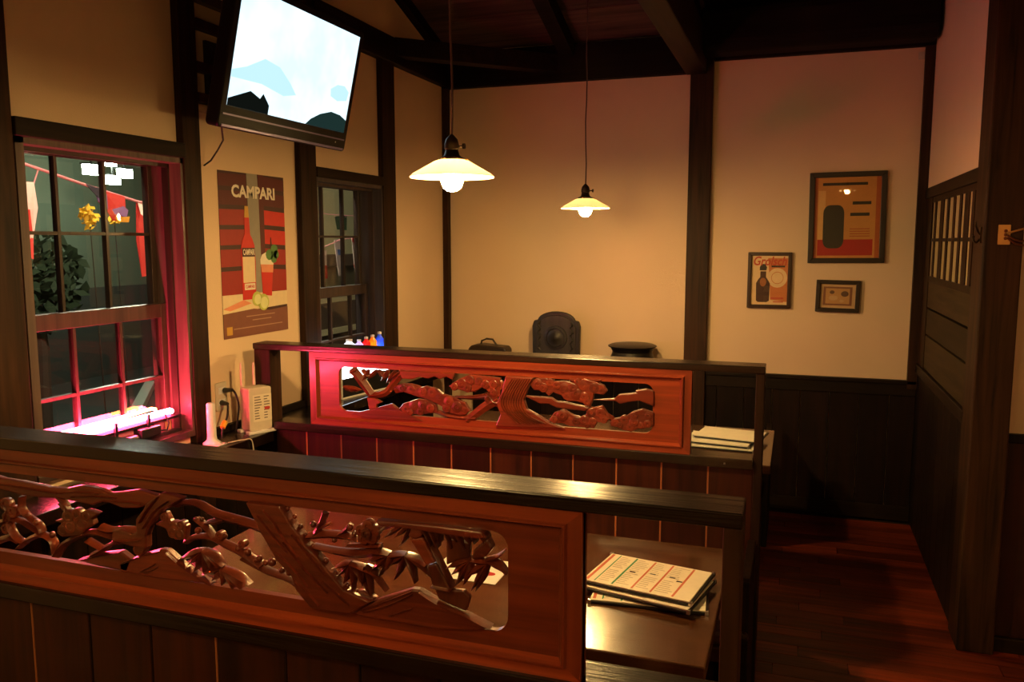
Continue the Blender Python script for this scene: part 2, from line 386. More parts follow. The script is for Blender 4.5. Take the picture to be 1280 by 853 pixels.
# ------------------------------------------------------------------ ceiling
mb = MB(); xa, xb_ = -2.5, -.62
ce = MB()
def slab(mb, x0, x1, y0, y1, lo, hi):
    mb.hexa([(x0, y0, slope(y0)+lo), (x1, y0, slope(y0)+lo), (x1, y1, slope(y1)+lo), (x0, y1, slope(y1)+lo)],
            [(x0, y0, slope(y0)+hi), (x1, y0, slope(y0)+hi), (x1, y1, slope(y1)+hi), (x0, y1, slope(y1)+hi)])
slab(ce, -2.5, 3.3, -2.72, 5.45, .02, .10)
ceiling = struct(ce.build('ceiling', 'black_wood'))
for k in range(22):
    y1 = 5.26-k*.17
    b = MB(); slab(b, XL, -.56, y1-.165, y1, 0 if k % 2 else .006, .02); b.build('ceiling_board', 'ceil', ceiling)
for x in (-1.43,):
    b = MB(); slab(b, x-.045, x+.045, .5, 5.22, -.10, 0); b.build('rafter', 'black_wood', ceiling)
B(-.68, -.56, .2, YB-.05, 2.66, 2.90).build('tie_beam', 'dark_y', ceiling, bevel=.006)
B(-.66, -.58, .2, YB-.05, 2.90, 4.6).build('upper_boarding', 'black_wood', ceiling)
B(-.56, 3.2, .9, YB, 3.02, 3.06).build('aisle_ceiling', 'black_wood', ceiling)
# round-ended log over the right bay
lg = MB(); pr = rrect(-.12, .12, -.13, .13, .06, 4)
lg.prism(pr, lambda u, v, d: (d, 5.10+u, 2.868+v), -.57, XR-.02); lg.build('log_beam', 'black_wood', ceiling, bevel=.01)
# corner brace
a, b = Vector((XL, 4.52, 0)), Vector((-1.50, YB, 0)); t = (b-a).normalized(); nn = Vector((-t.y, t.x, 0))*.05
mb = MB(); mb.hexa([(*(p.xy), 2.735) for p in (a-nn, b-nn, b+nn, a+nn)], [(*(p.xy), 2.84) for p in (a-nn, b-nn, b+nn, a+nn)]); mb.build('corner_brace', 'dark_x', ceiling, bevel=.004)

# ------------------------------------------------------------------ booth partitions with carved transom panels
CR = {'A': (0, 580, 5.688), 'B': (150, 590, 5.688), 'C': (300, 620, 5.33), 'D': (450, 630, 5.02), 'E': (410, 450, 6.095), 'F': (610, 460, 5.818)}
def carving_tools(Y, panel):
    def w2(cr, x, y):
        ox, oy, s = CR[cr]; p = atY(ox+x/s, oy+y/s, Y); return (p.x, p.z)
    fn = lambda u, v, d: (u, Y+d, v)
    def poly(name, cr, pts, front=.004, mat='carve', back=.020):
        P = [w2(cr, *p) for p in pts]
        return MB().prism(P, fn, front, back).build(name, mat, panel, bevel=.0035)
    def stroke(name, cr, pts, widths, front=.002, mat='carve', back=.019, n=4):
        sc = CR[cr][2]
        # smooth the polyline (Catmull-Rom), widths in crop pixels
        if not isinstance(widths, (list, tuple)): widths = [widths]*len(pts)
        P = [Vector((*p, wd)) for p, wd in zip(pts, widths)]
        out = []
        if len(P) > 2:
            for i in range(len(P)-1):
                p0, p1, p2, p3 = P[max(i-1, 0)], P[i], P[i+1], P[min(i+2, len(P)-1)]
                for k in range(n):
                    t = k/n; out.append(.5*((2*p1)+(p2-p0)*t+(2*p0-5*p1+4*p2-p3)*t*t+(3*p1-p0-3*p2+p3)*t**3))
            out.append(P[-1])
        else: out = [P[0].lerp(P[1], k/3) for k in range(4)]
        L, Rr = [], []
        for i, p in enumerate(out):
            d = (out[min(i+1, len(out)-1)]-out[max(i-1, 0)]).xy.normalized(); nrm = Vector((-d.y, d.x)); hw = max(1.5, p.z/2)
            L.append(w2(cr, *(p.xy+nrm*hw))); Rr.append(w2(cr, *(p.xy-nrm*hw)))
        # ridged ribbon: front crest in the middle
        mb = MB(); m = len(L); vs_ = []
        for i in range(m):
            c = ((L[i][0]+Rr[i][0])/2, (L[i][1]+Rr[i][1])/2)
            vs_ += [fn(*L[i], back), fn(*L[i], front+.010), fn(*c, front), fn(*Rr[i], front+.010), fn(*Rr[i], back)]
        fs = []
        for i in range(m-1):
            for k in range(5): fs.append((i*5+k, i*5+(k+1) % 5, (i+1)*5+(k+1) % 5, (i+1)*5+k))
        fs += [(0, 1, 2, 3, 4), tuple((m-1)*5+k for k in (4, 3, 2, 1, 0))]
        return mb.add(vs_, fs).build(name, mat, panel, smooth=True, sharp=50)
    def dome(name, cr, x, y, r, front=.0, mat='carve', ring=True):
        c = w2(cr, x, y); e = w2(cr, x+r, y); rw_ = abs(e[0]-c[0])
        if rw_ < .0085:
            return MB().sphere((c[0], Y+.010, c[1]), rw_, 8).build(name, mat, panel, smooth=True)
        f_ = front+.004
        prof = [(rw_*.97, .019), (rw_, .015), (rw_, f_+.0042), (rw_*.95, f_+.0022), (rw_*.86, f_+.0012)]
        prof += [(rw_*.50, f_+.0010), (rw_*.42, f_+.0034), (rw_*.20, f_+.0026)] if ring else [(rw_*.34, f_+.0004), (rw_*.28, f_+.0026), (rw_*.05, f_+.0026)]
        o = MB().lathe(prof, (c[0], Y, c[1]), 16, 'y').build(name, mat, panel, smooth=True, sharp=24)
        return o
    def fan(cr, apex, tips, wd=34, mat='carve', front=.0, name='bamboo_leaf'):
        for i, tp in enumerate(tips):
            ax, ay = apex; mx, my = ax*.5+tp[0]*.5, ay*.5+tp[1]*.5
            stroke(name, cr, [(ax, ay), (mx, my), tp], [wd*.45, wd, 3], front+.002*(i % 2), mat)
    return poly, stroke, dome, fan

def partition(Y, x_l, x_r, p_l, p_r, o_l, o_r, oz0, oz1, label, board_phase):
    t = thing('booth_partition', label, 'partition', ((x_l+x_r)/2, Y+.045, 0), 0, 'partitions between the booths')
    B(x_l, x_r, Y-.003, Y+.094, ZRB, ZR).build('top_rail', 'rail', t, bevel=.003)
    B(x_l, x_l+.08, Y+.005, Y+.085, LEDGE if x_l < -2.1 else 0, ZRB).build('post', 'dark_z', t, bevel=.003)
    B(x_r-.030, x_r, Y+.002, Y+.088, 0, ZRB).build('post', 'dark_z', t, bevel=.003)
    xe = x_r-.030
    B(-2.10, xe, Y-.012, Y+.085, ZS2, ZS).build('sill', 'rail', t, bevel=.003)
    B(-2.10, xe, Y+.022, Y+.06, .02, ZS2).build('backing_panel', 'seam', t)
    x = board_phase
    while x > -2.10: x -= .1675
    while x < xe-.01:
        a, b = max(x+.0028, -2.10), min(x+.1675-.0028, xe)
        if b-a > .01:
            B(a, b, Y+.008, Y+.022, .02, ZS2).build('board', 'board', t, bevel=.002)
            B(a, b, Y+.060, Y+.072, .02, ZS2).build('board', 'board', t, bevel=.002)
            if x > -2.09: B(x-(.0026 if Y > 2 else .0018), x+(.0026 if Y > 2 else .0018), Y+.0075, Y+.022, .02, ZS2).build('seam_strip', 'seam' if Y > 2 or round((x+1.606)/.1675) in (0, 3) else 'board_dk', t)
        x += .1675
    # screws on the sill
    B(-.22, -.214, Y-.0135, Y-.010, .866, .872).build('screw', 'steel', t)
    # carved panel: ground board with the long opening, mitred frame
    z0, z1 = ZS, ZRB; fn = lambda u, v, d: (u, Y+d, v)
    inner = rrect(o_l, o_r, oz0, oz1, .030, 5)
    # ground board: slab with a rounded hole
    mb = MB(); n = len(inner); q = n//4
    outer = [(p_r, z0), (p_r, z1), (p_l, z1), (p_l, z0)]
    for d in (.009, .024):
        pts = [fn(*p, d) for p in outer] + [fn(*p, d) for p in inner]
        fs = []
        for k in range(4):
            seg = [4+(k*q+j) for j in range(q)]
            for j in range(q-1): fs.append((k, seg[j], seg[j+1]))
            nxt = 4+((k+1)*q) % n
            fs.append((k, seg[-1], nxt, (k+1) % 4))
        mb.add(pts, fs)
    o = len(mb.v)//2
    mb.f += [(4+i, 4+(i+1) % n, o+4+(i+1) % n, o+4+i) for i in range(n)] + [(i, (i+1) % 4, o+(i+1) % 4, o+i) for i in range(4)]
    panel = mb.build('carved_panel', 'red_x', t)
    panel['label'] = 'reddish lacquered transom panel with openwork carving'
    def bar(name, a, b, ia, ib, mat, wdt):
        # a,b outer corners, ia,ib inner directions ; profile across the width
        prof = [(0, 0.0), (.62, 0.0), (.69, -.007), (.79, -.007), (.88, .002), (1.0, .009)]
        mb = MB(); vs_ = []
        for (px, pz), (dx, dz) in ((a, ia), (b, ib)):
            for f, d in prof: vs_.append((px+dx*f, Y+d, pz+dz*f))
            vs_.append((px+dx, Y+.036, pz+dz)); vs_.append((px, Y+.036, pz))
        m = len(prof)+2
        fs = [(k, (k+1) % m, m+(k+1) % m, m+k) for k in range(m)] + [tuple(range(m)), tuple(range(2*m-1, m-1, -1))]
        mb.add(vs_, fs); return mb.build(name, mat, panel)
    W, Hh = .043, .036
    cs = [(p_l, z0), (p_r, z0), (p_r, z1), (p_l, z1)]; ds = [(W, Hh), (-W, Hh), (-W, -Hh), (W, -Hh)]
    for k in range(4):
        bar('frame_rail' if k % 2 == 0 else 'frame_stile', cs[k], cs[(k+1) % 4], ds[k], ds[(k+1) % 4], 'red_x' if k % 2 == 0 else 'red_z', W)
    return t, panel

near_t, near_p = partition(YN, -2.2, -.066, -1.91, -.328, -1.785, -.465, .953, 1.140, 'dark railed partition with carved bamboo, plum blossom and slanting trunk panel', -1.606)
far_t, far_p = partition(YF, -2.2, -.09, -1.922, -.340, -1.788, -.479, .952, 1.137, 'dark railed partition with carved pine tree panel lit red at one end', -1.448)

# ---- near panel carving
poly, stroke, dome, fan = carving_tools(YN, near_p)
poly('pine_frond', 'A', [(-60, 90), (0, 110), (130, 130), (330, 172), (450, 182), (560, 160), (700, 185), (760, 215), (860, 205), (967, 190), (1140, 240), (1100, 262), (1030, 300), (967, 322), (860, 322), (730, 272), (640, 300), (520, 275), (400, 252), (300, 247), (150, 232), (0, 190), (-60, 180)])
for s in ([(0, 150), (200, 180), (400, 215)], [(420, 210), (560, 205), (700, 215)], [(500, 240), (650, 235), (820, 245)], [(740, 270), (900, 275), (1000, 290)]):
    stroke('frond_ridge', 'A', s, [8, 16, 5], -.003)
poly('plum_blossom', 'A', [(385, 285), (440, 300), (470, 340), (560, 350), (600, 332), (690, 358), (640, 400), (655, 440), (600, 475), (560, 520), (430, 528), (390, 500), (395, 460), (420, 430), (370, 412), (430, 400), (440, 350)])
for x, y, r in ((470, 385, 42), (530, 370, 36), (560, 430, 45), (480, 450, 45), (430, 480, 34), (600, 380, 30)): dome('blossom_petal', 'A', x, y, r, -.002)
stroke('branch', 'A', [(360, 668), (420, 590), (520, 532), (640, 502), (780, 538), (980, 552)], [60, 46, 40, 44, 40, 46])
stroke('branch', 'A', [(620, 668), (700, 622), (790, 578), (960, 562)], [40, 40, 36, 40])
stroke('branch', 'A', [(100, 610), (170, 552), (260, 520), (340, 565), (360, 650)], [30, 34, 40, 46, 40])
stroke('branch', 'A', [(-60, 440), (40, 412), (130, 428), (200, 470), (280, 520)], [40, 38, 34, 34, 30])
stroke('branch', 'A', [(30, 430), (55, 500), (110, 560), (160, 575)], [36, 34, 30, 26])
stroke('branch', 'A', [(125, 240), (118, 320), (165, 385), (245, 445), (270, 500)], [26, 30, 30, 30, 26])
stroke('branch', 'A', [(-30, 270), (30, 340), (10, 420)], [40, 40, 30])
stroke('branch', 'A', [(-40, 560), (40, 540), (110, 575)], [50, 40, 30])
for x, y, r in ((20, 300, 36), (70, 350, 34), (30, 390, 32), (235, 430, 20), (345, 515, 18), (175, 380, 16), (20, 470, 30)): dome('plum_blossom', 'A', x, y, r, -.001)
stroke('twig', 'A', [(380, 240), (430, 300), (450, 350)], [40, 30, 24])
stroke('twig', 'A', [(590, 560), (660, 600), (700, 620)], [40, 34, 30])
stroke('twig', 'A', [(680, 470), (760, 490), (860, 480), (967, 500)], [60, 50, 40, 60])
poly('mountain', 'A', [(545, 692), (700, 652), (850, 630), (930, 692), (900, 775), (700, 735)], .002)
stroke('mountain_ridge', 'A', [(545, 690), (700, 655), (845, 634)], [10, 16, 10], -.004)
poly('trunk', 'B', [(290, 150), (440, 190), (370, 250), (300, 272), (240, 340), (200, 400), (182, 460), (184, 540), (160, 590), (90, 582), (98, 540), (0, 512), (-60, 500), (-60, 420), (0, 408), (80, 440), (112, 430), (108, 340), (160, 270), (180, 230)], .0)
for s in ([(280, 175), (200, 270), (150, 360)], [(350, 205), (250, 280), (175, 400)], [(150, 480), (60, 490), (-20, 485)], [(420, 200), (340, 250), (300, 262)]): stroke('bark_ridge', 'B', s, [8, 20, 8], -.009)
dome('knot', 'B', 122, 560, 36, -.004)
poly('mountain', 'B', [(-10, 655), (280, 555), (320, 560), (480, 700), (640, 802), (300, 770), (-10, 715)], .002)
for s in ([(0, 655), (150, 600), (285, 562)], [(140, 715), (210, 680), (250, 655)], [(170, 720), (230, 700), (270, 678)], [(330, 575), (470, 700), (640, 805)]): stroke('mountain_ridge', 'B', s, [8, 14, 8], -.004)
stroke('branch', 'B', [(370, 250), (450, 232), (540, 250), (640, 310), (740, 345), (850, 372), (990, 410)], [40, 40, 48, 56, 66, 60, 50])
stroke('twig', 'B', [(580, 375), (640, 370), (720, 350)], [20, 44, 40])
poly('plum_blossom', 'B', [(230, 380), (290, 350), (280, 300), (310, 288), (345, 360), (430, 370), (462, 390), (452, 490), (380, 492), (330, 452), (310, 412)])
for x, y, r in ((300, 330, 26), (370, 400, 36), (420, 390, 30), (410, 450, 36), (360, 440, 34)): dome('blossom_petal', 'B', x, y, r, -.002)
stroke('branch', 'B', [(440, 512), (500, 482), (620, 482), (720, 532), (850, 600), (980, 690)], [44, 40, 44, 52, 54, 54])
stroke('twig', 'B', [(510, 345), (570, 395), (645, 480)], [26, 34, 26])
for x, y, r in ((518, 350, 20), (560, 350, 17), (532, 430, 26), (690, 465, 36), (722, 470, 22), (850, 525, 32), (820, 560, 24), (890, 590, 24), (945, 640, 22)): dome('bud', 'B', x, y, r*.8, -.001)
fan('B', (575, 570), [(405, 632), (470, 670), (520, 715), (580, 728), (640, 705), (680, 690), (720, 680)], 62)
fan('B', (705, 700), [(570, 738), (640, 785), (720, 815), (790, 842), (850, 840), (908, 812)], 60)
poly('trunk', 'C', [(45, 40), (275, 66), (350, 190), (410, 260), (440, 322), (520, 400), (600, 500), (700, 620), (885, 702), (740, 785), (480, 745), (380, 622), (350, 532), (250, 422), (180, 300), (150, 250), (100, 150)], -.006)
for s in ([(130, 120), (220, 240), (330, 370)], [(250, 200), (330, 310), (400, 400)], [(300, 300), (420, 450), (520, 560)], [(430, 470), (520, 560), (600, 640)], [(250, 360), (370, 480), (470, 600)], [(360, 250), (470, 390), (580, 520)], [(560, 560), (660, 650), (740, 720)], [(380, 560), (470, 640), (540, 720)], [(170, 90), (240, 170), (290, 240)]):
    stroke('bark_ridge', 'C', s, [6, 16, 5], -.0115)
for x, y, r in ((300, 95, 20), (345, 150, 20), (385, 215, 22), (420, 270, 18), (470, 345, 22), (555, 445, 26), (620, 530, 20), (760, 650, 24), (700, 610, 20)): dome('bark_knob', 'C', x, y, r*.7, -.004, ring=False)
stroke('branch', 'C', [(-20, 190), (60, 210), (170, 255)], [60, 56, 60])
stroke('branch', 'C', [(-10, 430), (150, 515), (330, 590), (490, 720)], [42, 46, 40, 30])
for x, y, r in ((30, 385, 26), (110, 430, 24), (150, 460, 20), (195, 455, 30), (260, 510, 22), (310, 525, 24), (355, 560, 20)): dome('bud', 'C', x, y, r*.8)
stroke('branch', 'C', [(425, 285), (560, 272), (700, 288), (830, 328)], [44, 50, 48, 26])
stroke('twig', 'C', [(480, 275), (510, 215), (545, 125)], [50, 40, 38])
stroke('twig', 'C', [(580, 198), (540, 215), (490, 240)], [14, 22, 26])
stroke('twig', 'C', [(640, 270), (690, 235), (715, 205)], [20, 30, 30])
for x, y, r in ((470, 202, 24), (712, 222, 28), (610, 308, 20), (745, 265, 22)): dome('bud', 'C', x, y, r*.8, -.002)
for k in range(5):
    a = math.radians(90+72*k); dome('blossom_petal', 'C', 840+46*math.cos(a), 255-46*math.sin(a), 38, -.002, ring=False)
dome('blossom_heart', 'C', 840, 255, 34, -.008)
stroke('branch', 'C', [(465, 350), (600, 382), (760, 402), (920, 382)], [36, 46, 60, 60])
stroke('twig', 'C', [(700, 340), (800, 350), (920, 350)], [12, 26, 30])
fan('C', (720, 462), [(605, 490), (640, 545), (685, 590), (740, 640), (800, 560), (865, 680), (912, 545)], 46)
# bamboo end of the near panel
poly('bamboo_spray', 'D', [(100, 105), (230, 112), (500, 138), (760, 172), (800, 215), (740, 222), (600, 205), (400, 172), (250, 152), (120, 140)], -.003)
for a, b in (((220, 125), (105, 178)), ((255, 145), (145, 218)), ((320, 150), (245, 272)), ((300, 150), (215, 215)), ((390, 165), (445, 270)), ((430, 170), (485, 282)), ((470, 175), (500, 250)), ((530, 185), (572, 285)), ((595, 190), (655, 292)), ((560, 190), (610, 240)), ((640, 200), (690, 250)), ((690, 195), (720, 255)), ((740, 190), (785, 255)), ((770, 190), (800, 240))):
    stroke('bamboo_leaf', 'D', [a, ((a[0]+b[0])/2, (a[1]+b[1])/2), b], [20, 30, 4], -.004, 'carve' if a[0] < 380 else 'carve_dark')
poly('bamboo_stalk', 'D', [(300, 205), (325, 145), (385, 150), (392, 205), (350, 225)], -.002)
poly('bamboo_stalk', 'D', [(310, 222), (392, 210), (475, 372), (410, 385), (345, 275)], -.001)
poly('bamboo_stalk', 'D', [(412, 395), (474, 378), (568, 552), (450, 528)], .003, 'carve_dark')
stroke('bamboo_leaf', 'D', [(380, 160), (470, 360), (570, 540)], [26, 40, 20], .004, 'carve_dark')
poly('bamboo_stalk', 'D', [(530, 215), (680, 250), (680, 352), (610, 362), (530, 396)], .006, 'carve_dark')
poly('bamboo_stalk', 'D', [(715, 290), (800, 218), (832, 280), (790, 335), (700, 352)], -.002)
stroke('node_ring', 'D', [(445, 522), (505, 535), (568, 548)], [14, 18, 14], -.006)
poly('mountain', 'D', [(-40, 690), (0, 655), (120, 602), (320, 540), (362, 545), (480, 622), (640, 690), (822, 788), (700, 800), (480, 790), (0, 710)], .001)
for s in ([(0, 668), (150, 615), (325, 548)], [(20, 680), (180, 635), (330, 565)], [(180, 705), (250, 680), (330, 655)], [(370, 556), (490, 632), (660, 705)], [(660, 705), (740, 750), (820, 785)]): stroke('mountain_ridge', 'D', s, [8, 14, 8], -.004)
poly('rock', 'D', [(455, 545), (570, 552), (640, 556), (682, 600), (655, 690), (560, 650), (478, 612)], .008, 'carve_dark')
poly('mountain', 'D', [(-40, 560), (0, 552), (95, 604), (0, 660), (-40, 665)], .006)
fan('D', (172, 328), [(-10, 300), (20, 380), (60, 430), (110, 465), (150, 430)], 48)
fan('D', (275, 328), [(120, 345), (170, 400), (210, 485), (270, 400), (340, 508), (400, 400), (450, 470)], 44)
fan('D', (20, 400), [(120, 465), (60, 580), (10, 520), (155, 560)], 30, 'carve_dark')
fan('D', (690, 355), [(535, 412), (560, 460), (590, 525), (640, 520)], 56)
fan('D', (795, 380), [(640, 360), (650, 470), (690, 555), (715, 560), (745, 470)], 50)
stroke('bamboo_leaf', 'D', [(790, 370), (850, 395), (918, 450)], [20, 52, 8], -.002)
stroke('bamboo_leaf', 'D', [(780, 360), (850, 345), (900, 300)], [16, 26, 6], -.002)

# ---- far panel carving
poly, stroke, dome, fan = carving_tools(YF, far_p)
stroke('bamboo_stalk', 'E', [(170, 70), (240, 160), (320, 270)], [60, 64, 56])
stroke('bamboo_stalk', 'E', [(570, 85), (500, 170), (420, 260), (300, 275)], [56, 52, 50, 40])
for a, b in (((210, 80), (150, 110)), ((300, 78), (262, 160)), ((360, 82), (300, 150)), ((370, 82), (430, 140)), ((450, 85), (400, 165)), ((500, 90), (440, 180)), ((540, 95), (470, 150)), ((250, 80), (300, 130))): stroke('bamboo_leaf', 'E', [a, ((a[0]+b[0])/2, (a[1]+b[1])/2), b], [20, 34, 5], -.002)
fan('E', (110, 205), [(180, 250), (215, 245), (245, 235), (150, 240)], 30)
poly('stump', 'E', [(290, 290), (350, 294), (410, 325), (365, 345), (360, 400), (310, 390)])
poly('mound', 'E', [(170, 412), (320, 380), (480, 335), (520, 368), (580, 402), (720, 470), (300, 450)], .002)
poly('pine_frond', 'E', [(540, 85), (800, 95), (960, 105), (945, 155), (900, 130), (850, 150), (810, 128), (760, 145), (700, 130), (640, 150), (560, 145)], .001)
stroke('branch', 'E', [(500, 230), (620, 215), (760, 270), (900, 320), (1060, 400)], [60, 60, 70, 80, 50])
for x, y, r in ((560, 215, 48), (630, 225, 46), (720, 245, 52), (790, 250, 55), (850, 290, 52), (920, 320, 60), (980, 360, 62), (1030, 390, 50), (900, 370, 48)): dome('pine_cloud', 'E', x, y, r*.66, -.006+.0012*(x % 4), ring=False)
for x, y, r in ((590, 375, 52), (650, 350, 56), (720, 350, 58), (780, 370, 50), (700, 395, 44), (620, 400, 40)): dome('pine_cloud', 'E', x, y, r*.66, -.006+.0012*(x % 4), ring=False)
for x, y, r in ((960, 205, 44), (1020, 180, 52), (1080, 160, 56), (1060, 215, 50), (1150, 165, 50), (1200, 190, 50), (1260, 190, 52), (1260, 250, 44)): dome('pine_cloud', 'E', x, y, r*.66, -.006+.0012*(x % 4), ring=False)
stroke('branch', 'E', [(960, 290), (1100, 292), (1220, 282)], [22, 34, 50])
stroke('branch', 'E', [(1050, 470), (1170, 375), (1290, 300)], [60, 70, 80])
stroke('branch', 'E', [(800, 395), (950, 440), (1120, 452)], [30, 44, 50])
stroke('branch', 'E', [(1200, 255), (1250, 320), (1300, 340)], [30, 50, 60])
poly('pine_mass', 'E', [(490, 215), (560, 180), (640, 200), (665, 225), (740, 200), (830, 225), (870, 262), (960, 285), (1040, 325), (1085, 392), (1010, 430), (930, 410), (870, 360), (820, 335), (760, 305), (680, 285), (580, 250)], .002)
poly('pine_mass', 'E', [(535, 378), (570, 335), (620, 318), (680, 300), (740, 305), (820, 340), (835, 405), (760, 412), (700, 420), (600, 412)], .002)
poly('pine_mass', 'E', [(915, 205), (960, 170), (1000, 145), (1080, 112), (1180, 122), (1310, 140), (1310, 290), (1240, 270), (1180, 205), (1120, 245), (1060, 250), (1000, 232)], .002)
poly('pine_mass', 'F', [(300, 120), (340, 80), (420, 74), (470, 100), (560, 94), (620, 112), (700, 80), (770, 98), (840, 128), (868, 170), (840, 198), (770, 188), (762, 232), (740, 292), (700, 262), (640, 244), (570, 244), (530, 202), (470, 178), (440, 208), (400, 168), (330, 164)], .002)
poly('pine_mass', 'F', [(436, 388), (480, 326), (550, 304), (620, 346), (690, 366), (740, 296), (830, 276), (892, 370), (840, 405), (790, 398), (770, 444), (690, 434), (640, 430), (590, 425), (540, 405), (500, 405)], .002)
poly('pine_mass', 'F', [(882, 396), (920, 370), (1000, 355), (1050, 320), (1120, 300), (1205, 326), (1205, 424), (1140, 445), (1090, 445), (1040, 470), (980, 455), (940, 434), (892, 428)], .002)
poly('trunk', 'F', [(128, 60), (332, 72), (292, 150), (262, 232), (282, 300), (360, 342), (452, 402), (560, 440), (55, 425), (92, 340), (62, 262), (100, 180)], -.004)
for k in range(9):
    x = 120+k*18; stroke('bark_ridge', 'F', [(x+60, 80), (x, 180), (x-20, 270), (x+40, 350), (x+100+k*8, 405)], [5, 10, 10, 10, 5], -.0095)
for x, y, r in ((20, 110, 44), (70, 130, 40), (40, 190, 36), (10, 230, 40)): dome('pine_cloud', 'F', x, y, r, -.001)
for x, y, r in ((360, 120, 62), (400, 145, 52), (450, 115, 54), (500, 130, 46), (550, 150, 66), (620, 150, 56), (570, 205, 46), (640, 190, 66), (690, 130, 56), (700, 215, 56), (770, 150, 60), (830, 170, 38), (650, 105, 40), (720, 250, 44)): dome('pine_cloud', 'F', x, y, r*.66, -.006+.0012*(x % 4), ring=False)
for x in (640, 770): stroke('pine_tuft', 'F', [(x-50, 88), (x, 100), (x+50, 92)], [20, 40, 20])
poly('branch', 'F', [(255, 203), (460, 218), (500, 245), (560, 250), (745, 292), (705, 315), (600, 305), (500, 292), (440, 262), (380, 262)], .0)
poly('branch', 'F', [(755, 235), (920, 224), (950, 195), (1080, 182), (1070, 165), (1150, 155), (1205, 170), (1205, 280), (1160, 265), (1100, 240), (1020, 250), (960, 264), (930, 245)], .0)
for x, y, r in ((540, 350, 66), (480, 378, 42), (590, 385, 46), (640, 390, 46), (700, 385, 56), (750, 330, 56), (820, 330, 56), (760, 395, 48), (840, 375, 48), (720, 420, 36)): dome('pine_cloud', 'F', x, y, r*.66, -.006+.0012*(x % 4), ring=False)
for x, y, r in ((925, 402, 44), (990, 380, 52), (1060, 395, 54), (1060, 350, 44), (1115, 345, 58), (1165, 350, 42), (1030, 432, 44), (960, 420, 34), (1160, 410, 46), (1110, 420, 40)): dome('pine_cloud', 'F', x, y, r*.66, -.006+.0012*(x % 4), ring=False)
stroke('branch', 'F', [(720, 300), (780, 320), (850, 350), (920, 390)], [40, 44, 44, 30])

# ------------------------------------------------------------------ tables and benches
def table(y0, y1, x1, label):
    t = thing('booth_table', label, 'table', ((-1.70+x1)/2, (y0+y1)/2, 0), 0, 'tables in the booths')
    B(-1.70, x1, y0, y1, .662, .70).build('table_top', 'table', t, bevel=.004)
    B(-1.64, x1-.06, y0+.03, y0+.055, .585, .662).build('apron', 'blackm', t)
    B(-1.64, x1-.06, y1-.055, y1-.03, .585, .662).build('apron', 'blackm', t)
    B(-1.64, x1-.06, y0+.06, y1-.06, .50, .515).build('under_shelf', 'table', t, bevel=.002)
    for x in (-1.58, x1-.22):
        for y in (y0+.08, y1-.13):
            B(x, x+.05, y, y+.05, 0, .662).build('leg', 'dark_z', t, bevel=.003)
    return t
table(1.80, 2.562, -.160, 'glossy brown booth table carrying menus, between the two carved partitions')
table(3.61, 4.325, -.075, 'brown booth table behind the carved pine partition')
M['cushion'] = plain('dark_red_seat_cushion', (.05, .012, .010), .6)
def bench(y0, y1, label, knob=False):
    t = thing('booth_bench', label, 'bench', (-1.1, (y0+y1)/2, 0), 0, 'benches in the booths')
    B(-2.05, -.13, y0, y1, .33, .38).build('seat', 'board', t, bevel=.004)
    B(-2.04, -.14, y0+.01, y1-.01, .38, .43).build('seat_cushion', 'cushion', t, bevel=.015)
    for x in (-2.0, -1.1, -.155):
        B(x, x+.03, y0+.03, y1-.03, 0, .33).build('support', 'dark_z', t)
    e = B(-.129, -.100, y0+.01, y1-.005, 0, .60).build('end_panel', 'board_dk', t, bevel=.004)
    if knob:
        MB().lathe([(.006, .0), (.006, -.012), (.014, -.016), (.016, -.024), (.012, -.032), (.003, -.035)], (-.113, y0+.01, .435), 14, 'y').build('knob', 'bronze', e, smooth=True)
bench(YF-.42, YF-.005, 'dark booth bench backing onto the carved pine partition, facing the menus', True)
bench(YN+.10, YN+.44, 'dark booth bench behind the carved bamboo and plum partition')
bench(YF+.10, YF+.52, 'dark booth bench behind the carved pine partition')
bench(YB-.75, YB-.30, 'dark booth bench against the far plaster wall under the shelf')

# ------------------------------------------------------------------ menus
C('menu_red', (.62, .16, .08)); C('menu_green', (.06, .30, .14)); C('menu_ink', (.42, .33, .24))
def menu(loc, rz, label, group, detailed=True):
    t = thing('menu', label, 'menu', loc, rz, group)
    B(-.155, .155, -.112, .112, 0, .0065).build('cover', 'black', t, local=True, bevel=.0012)
    B(-.150, .149, -.108, .107, .0065, .0105).build('page_block', 'paper', t, local=True, bevel=.0012)
    fn = lambda u, v, d: (u, v, .0105+d)
    if detailed:
        for u, mt, wd in ((-.140, 'menu_red', .004), (-.118, 'menu_green', .0016), (-.068, 'menu_green', .0026), (-.012, 'menu_red', .0026), (.040, 'menu_red', .0026), (.100, 'menu_red', .003)):
            MB().prism(rect(u-wd, u+wd, -.10, .10), fn, 0, .0004).build('printed_rule', mt, t, local=True)
        ink = MB()
        for c0, c1 in ((-.112, -.074), (-.062, -.018), (-.005, .034), (.047, .094)):
            for r in range(15):
                v = .09-r*.0125
                if r in (7,): continue
                ln = random.uniform(.45, .95)
                ink.prism(rect(c0, c0+(c1-c0)*ln, v-.0012, v+.0012), fn, 0, .0003)
        ink.build('printed_lines', 'menu_ink', t, local=True)['kind'] = 'stuff'
        for u, v in ((-.055, .0), (.0, .012), (.055, .015), (.08, -.002)):
            MB().prism(rect(u, u+.016, v, v+.006), fn, 0, .0005).build('printed_mark', 'black', t, local=True)
    for sx in (-1, 1):
        for sy in (-1, 1):
            MB().prism([(sx*.156, sy*.113), (sx*.147, sy*.113), (sx*.156, sy*.104)], lambda u, v, d: (u, v, d), -.0002, .0112).build('corner_clip', 'steel', t, local=True)
g = 'menus stacked on the booth tables'
menu((-.345, 2.165, .7005), math.radians(5), 'lowest black covered menu lying on the glossy near table', g)
menu((-.352, 2.170, .7135), math.radians(-12), 'middle black covered menu of the stack on the glossy near table', g, False)
